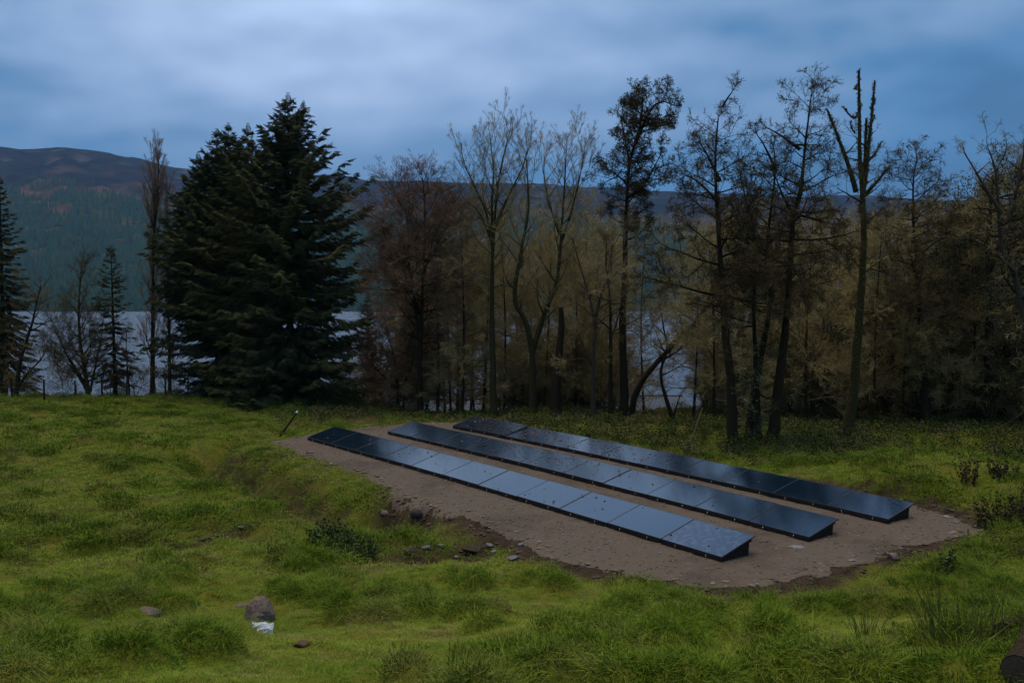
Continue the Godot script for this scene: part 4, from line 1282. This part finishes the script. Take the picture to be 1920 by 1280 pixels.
# ------------------------------------------------------------------ small things
func pole(called: String, foot: Vector3, tip: Vector3, r0: float, r1: float, m: Material, label: String, cap: Material = null) -> void:
	var o := thing(called, foot, label, "pole")
	var mb := MB.new()
	var d := tip - foot
	mb.tube(PackedVector3Array([-d.normalized() * 0.25, d * 0.35 + Vector3(0.01, 0, 0), d * 0.7, d, d * 1.001]), PackedFloat32Array([r0, r0, (r0 + r1) / 2, r1, 0.001]), 8)
	part("shaft", mb.mesh(), m, o)
	if cap:
		var c := MB.new()
		var n := d.normalized()
		c.tube(PackedVector3Array([d - n * 0.06, d - n * 0.055, d + n * 0.03, d + n * 0.045]), PackedFloat32Array([0.001, r1 + 0.014, r1 + 0.014, 0.001]), 8)
		part("cap", c.mesh(), cap, o)

func puddle(u: float, v: float, rx: float, rz: float, seed_: int, lift: float, label: String) -> MeshInstance3D:
	rng.seed = seed_
	var p := ground_at(u, v)
	var m := MB.new()
	var n := 28
	var ring := PackedVector3Array()
	for k in n:
		var a := TAU * k / n
		var r := 1.0 + 0.35 * n_fine.get_noise_2d(cos(a) * 1.3 + seed_ * 7, sin(a) * 1.3) + 0.32 * rf(-1, 1)
		ring.append(Vector3(cos(a) * rx * r, 0, sin(a) * rz * r))
	for k in n:
		m.tri(Vector3.ZERO, ring[(k + 1) % n], ring[k])
	var o := part("puddle", m.mesh(), M.puddle, self)
	var low := 1e9
	for q in ring:
		low = minf(low, height(p.x + q.x * 0.6, p.z + q.z * 0.6))
	o.position = Vector3(p.x, low + lift, p.z)
	tag(o, label, "", "", "structure")
	return o

func log_thing(a: Vector3, b: Vector3, r: float, label: String) -> void:
	var o := thing("log", (a + b) / 2, label, "log")
	var m := MB.new()
	var d := b - a
	var pts := PackedVector3Array()
	var rs := PackedFloat32Array()
	for k in 9:
		pts.append(a + d * k / 8.0 - o.position + rand_dir() * 0.012)
		rs.append(r * rf(0.93, 1.07))
	m.tube(pts, rs, 14)
	part("bark", m.mesh(), M.dead_bark, o)
	for e in [0, 8]:
		var c := MB.new()
		var n := d.normalized() * (-1.0 if e == 0 else 1.0)
		var f := along(n)
		for k in 14:
			var p := pts[e] + (f.x * cos(TAU * k / 14) + f.z * sin(TAU * k / 14)) * rs[e] * 0.97 + n * 0.003
			var q := pts[e] + (f.x * cos(TAU * (k + 1) / 14) + f.z * sin(TAU * (k + 1) / 14)) * rs[e] * 0.97 + n * 0.003
			c.tri(pts[e] + n * 0.006, q, p)
		part("cut_end", c.mesh(), M.cut_wood, o)

func stone(called: String, u: float, v: float, size: Vector3, seed_: int, m: Material, label: String, sink := 0.25, turn := 0.0) -> void:
	var p := ground_at(u, v)
	var o := part(called, stone_mesh(seed_, size), m, self)
	o.position = p + Vector3(0, size.y * (0.45 - sink), 0)
	o.rotation = Vector3(rf(-0.15, 0.15), turn, rf(-0.15, 0.15))
	tag(o, label, "stone")

func build_shed(u0: float, u1: float, v_ridge: float, depth: float, hip: bool, label: String) -> void:
	var a := spot(u0, v_ridge, depth)
	var b := spot(u1, v_ridge, depth)
	var w := b.x - a.x
	var ridge := a.y
	var floor_y := minf(height(a.x, a.z), height(b.x, b.z)) - 0.5
	var eaves := ridge - 1.15
	var o := thing("shed", Vector3(a.x, floor_y, a.z), label, "shed")
	var e := eaves - floor_y
	var r := ridge - floor_y
	var wall := MB.new()
	wall.box(Vector3(0.05, 0, -2.3), Vector3(w - 0.05, e, 2.3))
	wall.tri(Vector3(0.05, e, -2.3), Vector3(0.05, e, 2.3), Vector3(0.05, r - 0.06, 0))
	if not hip: wall.tri(Vector3(w - 0.05, e, 2.3), Vector3(w - 0.05, e, -2.3), Vector3(w - 0.05, r - 0.06, 0))
	part("wall", wall.mesh(), M.shed_wall, o)
	var cut := 1.0 if hip else 0.0
	# pitched roof in separate sheets
	for s in [1.0, -1.0]:
		var n := 6
		for k in n:
			var x0 := w * k / n
			var x1 := w * (k + 1) / n - 0.012
			var t0 := minf(x0, w - cut)
			var t1 := minf(x1, w - cut)
			if hip and k == n - 1: t1 = w - cut
			var m := MB.new()
			var lift := 0.012 * (k % 2)
			var p0 := Vector3(x0, e - 0.12 + lift, s * 2.55)
			var p1 := Vector3(x1, e - 0.12 + lift, s * 2.55)
			var p2 := Vector3(t1, r + lift, s * 0.01)
			var p3 := Vector3(t0, r + lift, s * 0.01)
			var down := Vector3(0, -0.04, 0)
			if s > 0:
				m.quad(p0, p1, p2, p3)
				m.quad(p1 + down, p0 + down, p3 + down, p2 + down)
				m.quad(p0 + down, p1 + down, p1, p0)
			else:
				m.quad(p1, p0, p3, p2)
				m.quad(p0 + down, p1 + down, p2 + down, p3 + down)
				m.quad(p1 + down, p0 + down, p0, p1)
			part("roof_sheet", m.mesh(), M.slate, o)
	if hip:
		var hm := MB.new()
		hm.tri(Vector3(w, e - 0.12, 2.55), Vector3(w, e - 0.12, -2.55), Vector3(w - cut, r + 0.02, 0))
		part("roof_hip", hm.mesh(), M.slate, o)
	var rd := MB.new()
	rd.tube(PackedVector3Array([Vector3(-0.03, r + 0.02, 0), Vector3(w / 2, r + 0.025, 0), Vector3(w - cut, r + 0.02, 0)]), PackedFloat32Array([0.06, 0.06, 0.06]), 8)
	part("ridge_cap", rd.mesh(), M.slate, o)

func build_fence() -> void:
	rng.seed = 601
	var posts: Array = []
	for u in [-60, 22, 82, 142, 190, 242, 310, 352, 410, 470, 530, 600, 668]:
		var d := lerpf(60.0, 63.0, (u + 60) / 728.0)
		var p := spot(u, 745, d)
		p.y = height(p.x, p.z)
		posts.append(p)
	var o := thing("wire_fence", posts[0], "thin post-and-wire stock fence along the far edge of the field", "fence")
	for p in posts:
		var m := MB.new()
		var tall := rf(1.12, 1.32)
		var lean := Vector3(rf(-0.05, 0.05), 0, rf(-0.04, 0.04))
		m.tube(PackedVector3Array([Vector3(0, -0.3, 0), lean * 0.5 + Vector3(0, tall * 0.5, 0), lean + Vector3(0, tall, 0), lean + Vector3(0, tall + 0.01, 0)]), PackedFloat32Array([0.06, 0.058, 0.054, 0.002]), 7)
		part("post", m.mesh(), M.dead_bark, o).position = p - posts[0]
	for y in [0.25, 0.5, 0.75, 1.0]:
		var pts := PackedVector3Array()
		var rs := PackedFloat32Array()
		for k in posts.size():
			pts.append(posts[k] - posts[0] + Vector3(0, y + rf(-0.02, 0.02), 0.06))
			rs.append(0.006)
			if k < posts.size() - 1:
				pts.append((posts[k] + posts[k + 1]) / 2 - posts[0] + Vector3(0, y - 0.03, 0.06))
				rs.append(0.006)
		var m := MB.new()
		m.tube(pts, rs, 3)
		part("wire", m.mesh(), M.wire, o)

func build_undergrowth() -> void:
	rng.seed = 701
	var buf := PackedFloat32Array()
	var m := leafy_spray(40, 46, 0.10)
	rng.seed = 702
	for k in 20000:
		var d := rf(31, 66)
		var x := rf(-0.28, 0.62) * d
		var z := -d
		var n1 := n_mid.get_noise_2d(x * 0.8, z * 0.8)
		var edge := lerpf(46.0, 32.5, smoothstep(-6.0, 7.0, x))
		var w := smoothstep(edge, edge + 3.5, d + 2.5 * n1)
		if x < -12.0 or pad_distance(x, z) < 0.9: continue
		var bearing := 960.0 + FOCAL * x / d          # trodden open ground above the two sheds
		if d > 46.0 and (bearing > 1165.0 and bearing < 1312.0 or bearing > 798.0 and bearing < 950.0) and rng.randf() < 0.85: continue
		if rng.randf() > w * (0.35 + 0.65 * smoothstep(-0.2, 0.3, n_low.get_noise_2d(x * 2.0, z * 2.0))): continue
		var s := rf(0.25, 0.62)
		var c := mixc(Color(0.024, 0.042, 0.009), Color(0.048, 0.064, 0.015), rng.randf())
		if rng.randf() < 0.22: c = mixc(Color(0.075, 0.06, 0.03), Color(0.09, 0.08, 0.05), rng.randf())
		put(buf, along(Vector3(rf(-0.5, 0.5), 1, rf(-0.5, 0.5)), rf(0, TAU)).scaled(Vector3.ONE * s), Vector3(x, height(x, z) - 0.05, z), c)
	tag(many("undergrowth", m, M.leafcol, buf, self), "dark green nettles and brambles covering the floor of the wood", "undergrowth")

func build_objects() -> void:
	rng.seed = 501
	build_fence()
	build_shed(806, 944, 749, 76.0, false, "low grey shed roof seen between the trunks of the reddish alder and ash")
	build_shed(1172, 1306, 742, 74.0, true, "slate-roofed shed below the leaning trunk")
	var p := ground_at(524, 818)
	pole("leaning_pole", p, spot(557, 772, -p.z + 0.2), 0.045, 0.035, M.dead_bark, "short dark pole leaning right with a white tip at the corner of the gravel", M.white)
	p = ground_at(1286, 852)
	pole("cane", p, spot(1318, 764, -p.z - 0.4), 0.022, 0.016, M.cane, "thin pale cane leaning in the grass behind the back row")
	stone("boulder", 488, 1166, Vector3(0.25, 0.29, 0.2), 3, M.stone, "largest brown boulder, behind the white plastic scrap", 0.2, 0.4)
	stone("boulder", 455, 1138, Vector3(0.15, 0.05, 0.08), 9, M.stone, "flat brown stone touching the left of the largest boulder", 0.1, 0.4)
	stone("boulder", 283, 1150, Vector3(0.2, 0.09, 0.12), 4, M.stone, "low flat stone in the grass left of the largest boulder", 0.1, 0.3)
	stone("boulder", 566, 1210, Vector3(0.13, 0.05, 0.09), 5, M.red_stone, "small reddish stone in the grass below the white plastic scrap", 0.1, 0.5)
	stone("boulder", 783, 960, Vector3(0.20, 0.16, 0.16), 6, M.stone, "grey boulder lying in the earth hollow left of the gravel", 0.2)
	stone("boulder", 722, 962, Vector3(0.14, 0.08, 0.10), 8, M.stone, "mossy stone at the left end of the earth hollow", 0.2)
	stone("boulder", 1677, 1048, Vector3(0.15, 0.11, 0.12), 7, M.stone, "rounded stone at the foot of the right earth bank", 0.2)
	stone("boulder", 1433, 1017, Vector3(0.09, 0.06, 0.07), 12, M.stone, "lone dark stone on the gravel beside the front row's near end", 0.1)
	stone("boulder", 1150, 1036, Vector3(0.06, 0.03, 0.05), 13, M.stone, "lone small stone on the gravel in front of the front row", 0.1)
	stone("boulder", 895, 1032, Vector3(0.34, 0.12, 0.18), 14, M.dark_stone, "broad dark stone at the right end of the rubble patch", 0.2)
	stone("boulder", 775, 1034, Vector3(0.22, 0.12, 0.18), 15, M.dark_stone, "dark lump in the middle of the rubble patch", 0.2)
	stone("boulder", 1506, 1124, Vector3(0.22, 0.08, 0.12), 16, M.red_stone, "reddish stone half sunk in the grass below the right earth bank", 0.1)
	# slates thrown down with the rubble
	for s in [[798, 1030, 0.14, "pale slate beside the dark lump in the rubble patch"], [826, 1026, 0.09, "pale slate chip at the top edge of the rubble patch"], [918, 1026, 0.12, "pale slate leaning on the broad dark stone"], [926, 1038, 0.10, "pale slate in front of the broad dark stone"], [856, 1048, 0.08, "slate chip at the lower edge of the rubble patch"], [962, 1050, 0.16, "pale slate lying in the grass right of the rubble patch"], [977, 1025, 0.10, "upright pale slate shard in the grass beyond the rubble patch"], [452, 992, 0.12, "pale stone chip beside the muddy puddle"]]:
		var q := ground_at(s[0], s[1])
		var m := MB.new()
		var w: float = s[2] * 0.8
		var rim := []
		for e in 7:
			var a := TAU * (e + rf(-0.3, 0.3)) / 7
			rim.append(Vector3(cos(a) * w * rf(0.7, 1.15), 0, sin(a) * w * 0.6 * rf(0.7, 1.15)))
		for e in 7:
			var p0: Vector3 = rim[e]
			var p1: Vector3 = rim[(e + 1) % 7]
			var h := Vector3(0, 0.02, 0)
			m.tri(h, p1 + h, p0 + h)
			m.tri(Vector3.ZERO, p0, p1)
			m.quad(p1, p0, p0 + h, p1 + h)
		var o := part("slate", m.mesh(), M.slate_pale, self)
		o.position = q + Vector3(0, 0.05, 0)
		o.rotation = Vector3(rf(0.1, 0.5), rf(-0.6, 0.6), rf(-0.25, 0.25))
		tag(o, s[3], "slate", "slates in the rubble")
	# crumpled scrap of white plastic against the boulder
	var pm := MB.new()
	var W := 9
	var hts := []
	for y in W:
		for x in W:
			var fx := x / 8.0 - 0.5
			var fy := y / 8.0 - 0.5
			hts.append(Vector3(fx * 0.30 + rf(-0.012, 0.012), 0.10 - 0.34 * fy * fy + 0.05 * n_fine.get_noise_2d(fx * 6.0, fy * 6.0) - 0.10 * maxf(fx, 0), fy * 0.24 + rf(-0.012, 0.012)))
	for y in W - 1:
		for x in W - 1:
			var q := y * W + x
			pm.tri(hts[q], hts[q + W], hts[q + 1])
			pm.tri(hts[q + 1], hts[q + W], hts[q + W + 1])
	var scrap := part("plastic_scrap", pm.mesh(), M.plastic, self)
	scrap.position = ground_at(493, 1184) + Vector3(0, 0.04, 0)
	scrap.rotation = Vector3(0.35, 0.15, 0.05)
	tag(scrap, "crumpled white plastic scrap lying against the largest boulder", "scrap")
	# logs at the right
	var la := ground_at(1880, 1208)
	var lb := ground_at(1990, 1196)
	log_thing(la + Vector3(0, 0.1, 0), Vector3(lb.x, la.y + 0.14, la.z - 0.35), 0.11, "grey weathered log end at the view's right edge")
	la = ground_at(1908, 1282)
	log_thing(la + Vector3(0, 0.1, 0), la + Vector3(0.5, 0.12, -0.7), 0.11, "mossy log with a cut end in the bottom right corner")
	# puddles, and one pale patch
	puddle(1496, 1027, 0.16, 0.13, 1, 0.03, "small pale speckled patch on the gravel beside the middle row").material_override = M.pale_speckled  # flat patch in a pale speckled colour instead of the puddle material
	puddle(1062, 962, 0.30, 0.22, 2, 0.03, "shallow puddle on the gravel beside the front row")
	puddle(1135, 982, 0.42, 0.2, 3, 0.03, "long shallow puddle beside the front row's drip edge")
	puddle(366, 1000, 0.55, 0.5, 4, 0.07, "muddy puddle in a hollow of the pasture")
	puddle(420, 1002, 0.32, 0.35, 5, 0.07, "smaller muddy puddle next to the stone chip")
	# plants
	rush_clump(125, 990, 150, 0.62, 0.5, "broad dark rush clump in the left of the pasture")
	rush_clump(85, 985, 60, 0.6, 0.22, "thin rush clump beside the broad dark one at the left")
	rush_clump(312, 782, 90, 0.6, 0.24, "small dark rush clump far out in the field")
	rush_clump(397, 786, 70, 0.55, 0.24, "pale rush clump far out in the field near the leaning pole")
	rush_clump(480, 905, 130, 0.5, 0.4, "low rush clump beside the ditch")
	rush_clump(1625, 1200, 46, 0.62, 0.13, "tall narrow rush clump in the lower right of the pasture")
	rush_clump(1805, 1205, 170, 0.75, 0.42, "large dark rush clump beside the logs")
	rush_clump(1905, 1040, 130, 0.5, 0.32, "straw-coloured rush clump at the view's right edge")
	leafy_clump("nettle_clump", 645, 1035, 150, 0.5, 0.75, Color(0.030, 0.050, 0.018), Color(0.058, 0.082, 0.030), "dark leafy nettle clump beside the rubble patch", "nettles")
	leafy_clump("thistle", 1772, 1062, 12, 0.42, 0.12, Color(0.05, 0.07, 0.03), Color(0.075, 0.1, 0.04), "young leafy thistle on the bank right of the gravel", "plant")
	leafy_clump("dock_plant", 1818, 905, 22, 0.75, 0.2, Color(0.030, 0.022, 0.016), Color(0.045, 0.032, 0.02), "dark withered dock plant on the mound behind the back row", "plant")
	leafy_clump("dock_plant", 1880, 895, 40, 0.42, 0.35, Color(0.030, 0.024, 0.016), Color(0.045, 0.036, 0.02), "low withered dock plant at the right of the mound", "plant")
	leafy_clump("bramble_clump", 1895, 985, 110, 0.7, 0.7, Color(0.028, 0.026, 0.014), Color(0.05, 0.042, 0.02), "brown bramble clump at the right corner of the gravel", "brambles")
	# dead branches on the wood's floor
	for s in [[1685, 812, 1790, 806, 0.05, "pale fallen branch lying on the floor of the wood behind the dead tree"], [1868, 815, 1935, 765, 0.035, "thin pale branch propped up at the view's right edge"]]:
		var a := ground_at(s[0], s[1])
		var e := spot(s[2], s[3], -a.z - 0.5)
		var o := thing("fallen_branch", a, s[5], "branch")
		var mb := MB.new()
		mb.tube(PackedVector3Array([Vector3(0, 0.05, 0), (e - a) * 0.4 + Vector3(0, 0.12, 0), (e - a) * 0.8 + Vector3(0, 0.05, 0), e - a]), PackedFloat32Array([s[4], s[4] * 0.8, s[4] * 0.6, s[4] * 0.2]), 6)
		mb.tube(PackedVector3Array([(e - a) * 0.4 + Vector3(0, 0.12, 0), (e - a) * 0.6 + Vector3(0, 0.4, 0.1)]), PackedFloat32Array([s[4] * 0.5, s[4] * 0.15]), 5)
		part("bark", mb.mesh(), M.pale_bark, o)

# ------------------------------------------------------------------ materials
func make_materials() -> void:
	M.leafcol = mat(Color.WHITE, 0.75, true)
	M.leafcol.metallic_specular = 0.12
	M.stonecol = mat(Color.WHITE, 0.7, true)
	M.ground = textured(mat(Color.WHITE, 0.95, true), speckle(512, 0.03, [[0.0, Color(0.55, 0.55, 0.55)], [0.5, Color(0.95, 0.95, 0.95)], [1.0, Color(1, 1, 1)]], 3), 0.8, bumps(512, 0.04, 6.0, 4), 0.8)
	M.gravel = textured(mat(Color.WHITE, 0.72, true), speckle(1024, 0.11, [[0.0, Color(0.034, 0.028, 0.022)], [0.35, Color(0.068, 0.057, 0.046)], [0.55, Color(0.084, 0.071, 0.058)], [0.8, Color(0.12, 0.104, 0.09)], [1.0, Color(0.19, 0.175, 0.16)]], 7, 5), 0.55, bumps(1024, 0.12, 5.0, 8), 0.9)
	M.hill = textured(mat(Color.WHITE, 1.0, true), speckle(512, 0.02, [[0.0, Color(0.35, 0.38, 0.45)], [0.5, Color(0.85, 0.85, 0.88)], [0.75, Color(1, 1, 1)], [1.0, Color(1.0, 1.0, 1.0)]], 51, 6), 0.0022)
	M.hill.metallic_specular = 0.0
	M.water = textured(mat(Color(0.018, 0.042, 0.085), 0.2), null, 0.03, bumps(512, 0.03, 8.0, 12), 1.5)
	M.water.metallic_specular = 0.5
	M.puddle = mat(Color(0.05, 0.042, 0.036), 0.06)
	M.puddle.metallic_specular = 0.5
	M.pale_speckled = textured(mat(Color.WHITE, 0.3), speckle(256, 0.09, [[0.0, Color(0.05, 0.05, 0.05)], [0.5, Color(0.13, 0.14, 0.16)], [1.0, Color(0.32, 0.35, 0.40)]], 61), 1.5)
	M.bark = textured(mat(Color.WHITE, 0.95), speckle(256, 0.05, [[0.0, Color(0.012, 0.009, 0.006)], [0.5, Color(0.026, 0.021, 0.012)], [1.0, Color(0.048, 0.044, 0.022)]], 21), 1.6, bumps(256, 0.06, 8.0, 22), 1.0)
	M.moss_bark = textured(mat(Color.WHITE, 0.95), speckle(256, 0.035, [[0.0, Color(0.018, 0.014, 0.008)], [0.45, Color(0.032, 0.028, 0.014)], [0.6, Color(0.046, 0.046, 0.017)], [1.0, Color(0.066, 0.064, 0.024)]], 23), 1.4, bumps(256, 0.06, 8.0, 24), 1.0)
	M.pale_bark = textured(mat(Color.WHITE, 0.9), speckle(256, 0.04, [[0.0, Color(0.022, 0.018, 0.012)], [0.5, Color(0.050, 0.043, 0.031)], [1.0, Color(0.10, 0.092, 0.07)]], 25), 1.5, bumps(256, 0.06, 6.0, 26), 1.0)
	M.lichen_bark = textured(mat(Color.WHITE, 0.95), speckle(256, 0.05, [[0.0, Color(0.035, 0.03, 0.018)], [0.45, Color(0.085, 0.08, 0.046)], [1.0, Color(0.17, 0.165, 0.105)]], 81), 1.8, bumps(256, 0.06, 6.0, 82), 1.0)
	M.dead_bark = textured(mat(Color.WHITE, 0.95), speckle(256, 0.05, [[0.0, Color(0.012, 0.009, 0.006)], [0.5, Color(0.025, 0.019, 0.012)], [1.0, Color(0.042, 0.034, 0.02)]], 27), 1.6, bumps(256, 0.05, 8.0, 28), 1.0)
	M.cut_wood = textured(mat(Color.WHITE, 0.85), speckle(128, 0.06, [[0.0, Color(0.03, 0.024, 0.018)], [1.0, Color(0.085, 0.07, 0.055)]], 29), 5.0)
	M.stone = textured(mat(Color.WHITE, 0.85), speckle(256, 0.03, [[0.0, Color(0.035, 0.026, 0.022)], [0.4, Color(0.095, 0.076, 0.068)], [0.65, Color(0.155, 0.132, 0.122)], [0.85, Color(0.075, 0.07, 0.05)], [1.0, Color(0.06, 0.062, 0.028)]], 31), 3.0, bumps(256, 0.05, 5.0, 32), 1.0)
	M.dark_stone = textured(mat(Color.WHITE, 0.85), speckle(256, 0.03, [[0.0, Color(0.016, 0.013, 0.010)], [0.6, Color(0.045, 0.038, 0.03)], [1.0, Color(0.07, 0.07, 0.045)]], 33), 3.0, bumps(256, 0.05, 5.0, 34), 1.0)
	M.red_stone = textured(mat(Color.WHITE, 0.85), speckle(256, 0.03, [[0.0, Color(0.045, 0.027, 0.02)], [1.0, Color(0.095, 0.062, 0.048)]], 35), 3.0)
	M.slate = textured(mat(Color.WHITE, 0.5), speckle(256, 0.06, [[0.0, Color(0.036, 0.052, 0.078)], [1.0, Color(0.076, 0.10, 0.14)]], 37), 0.9, bumps(256, 0.05, 3.0, 38), 0.6)
	M.slate_pale = mat(Color(0.085, 0.095, 0.11), 0.4)
	M.shed_wall = textured(mat(Color.WHITE, 0.9), speckle(256, 0.04, [[0.0, Color(0.10, 0.095, 0.09)], [1.0, Color(0.19, 0.18, 0.17)]], 39), 1.0)
	M.panel = mat(Color(0.012, 0.046, 0.090), 0.30)
	M.panel.roughness_texture = speckle(1024, 0.012, [[0.0, Color(0.05, 0.05, 0.05)], [0.45, Color(0.11, 0.11, 0.11)], [0.75, Color(0.28, 0.28, 0.28)], [1.0, Color(0.5, 0.5, 0.5)]], 71, 6)
	M.panel.uv1_triplanar = true
	M.panel.uv1_world_triplanar = true
	M.panel.uv1_scale = Vector3.ONE * 0.7
	M.panel.metallic = 0.85
	M.panel.metallic_specular = 0.5
	M.panel_dusty = textured(mat(Color.WHITE, 0.2), speckle(512, 0.012, [[0.0, Color(0.016, 0.040, 0.082)], [0.5, Color(0.018, 0.043, 0.086)], [0.75, Color(0.05, 0.08, 0.12)], [1.0, Color(0.06, 0.09, 0.13)]], 41), 0.8)
	M.panel_dusty.metallic = 0.8
	M.panel_dusty.metallic_specular = 0.5
	M.frame = mat(Color(0.018, 0.018, 0.02), 0.38)
	M.frame.metallic_specular = 0.5
	M.tub = textured(mat(Color.WHITE, 0.6), speckle(256, 0.03, [[0.0, Color(0.012, 0.012, 0.012)], [1.0, Color(0.024, 0.022, 0.02)]], 43), 1.5)
	M.steel = mat(Color(0.55, 0.55, 0.56), 0.35)
	M.steel.metallic = 0.9
	M.white = mat(Color(0.55, 0.56, 0.58), 0.5)
	M.cane = mat(Color(0.20, 0.165, 0.09), 0.7)
	M.plastic = mat(Color(0.30, 0.36, 0.40), 0.3)
	M.plastic.metallic_specular = 0.5
	M.wire = mat(Color(0.12, 0.12, 0.12), 0.5)

func _ready() -> void:
	n_low.seed = 1; n_low.frequency = 0.09; n_low.fractal_octaves = 3
	n_mid.seed = 2; n_mid.frequency = 0.62; n_mid.fractal_octaves = 3
	n_cell.seed = 9; n_cell.noise_type = FastNoiseLite.TYPE_CELLULAR; n_cell.frequency = 0.95; n_cell.cellular_return_type = FastNoiseLite.RETURN_DISTANCE; n_cell.fractal_type = FastNoiseLite.FRACTAL_NONE; n_cell.domain_warp_enabled = true; n_cell.domain_warp_amplitude = 0.35; n_cell.domain_warp_frequency = 0.9
	n_fine.seed = 3; n_fine.frequency = 1.9; n_fine.fractal_octaves = 3
	set_light()
	pad = PackedVector2Array([Vector2(-8.5, -35.4), Vector2(-6.3, -32.0), Vector2(-4.4, -29.5), Vector2(-3.0, -26.8), Vector2(-0.9, -24.2), Vector2(0.0, -22.6), Vector2(0.9, -21.0), Vector2(1.9, -20.0), Vector2(3.6, -19.1), Vector2(4.95, -19.1), Vector2(6.7, -20.4), Vector2(8.9, -22.0), Vector2(11.2, -23.1), Vector2(10.9, -25.0), Vector2(8.9, -28.0), Vector2(4.4, -34.2), Vector2(-0.9, -40.9), Vector2(-4.2, -40.4), Vector2(-6.8, -38.4)])
	ditch = PackedVector2Array([Vector2(-7.5, -41.0), Vector2(-10.0, -38.6), Vector2(-11.2, -35.6), Vector2(-9.2, -32.2), Vector2(-7.0, -29.8), Vector2(-5.2, -27.4), Vector2(-3.2, -25.0)])
	make_materials()
	var scar_shade_px := [[740, 955, 0.85, 1.3, 1.0], [800, 972, 1.0, 1.1, 1.0], [880, 985, 0.9, 0.8, 0.9], [700, 1030, 0.6, 0.9, 0.9], [780, 1032, 1.1, 1.2, 1.0], [880, 1032, 1.1, 1.2, 1.0], [360, 1000, 0.7, 1.1, 1.0], [420, 1002, 0.7, 1.0, 1.0], [510, 1008, 0.7, 0.5, 0.7], [1225, 1120, 0.6, 0.42, 1.2], [1330, 1113, 0.8, 0.45, 1.3], [1420, 1121, 0.5, 0.35, 1.1], [1510, 1122, 0.35, 0.35, 0.85], [1020, 1140, 0.5, 0.35, 0.7], [1640, 1105, 0.4, 0.3, 0.7]]  # earth scars, plus foreground turf hollows whose overhang shadow is painted as dark soil
	for s in [[492, 1192, 1.0], [520, 1165, 0.6], [290, 1162, 0.6], [570, 1220, 0.6], [800, 1058, 1.2], [900, 1058, 1.2], [390, 1020, 1.1], [700, 1050, 0.8], [1625, 1215, 0.5], [780, 985, 1.0], [900, 1010, 1.0]]:
		grazed.append([ground_at(s[0], s[1]), s[2]])
	for s in scar_shade_px:
		scar_shades.append([ground_at(s[0], s[1]), s[2], s[3], s[4]])
	print("ground")
	build_ground()
	build_far_shore()
	print("grass")
	build_grass()
	build_gravel()
	build_undergrowth()
	print("trees")
	make_sprays()
	build_trees()
	print("objects")
	build_panels()
	build_objects()
	print("done")
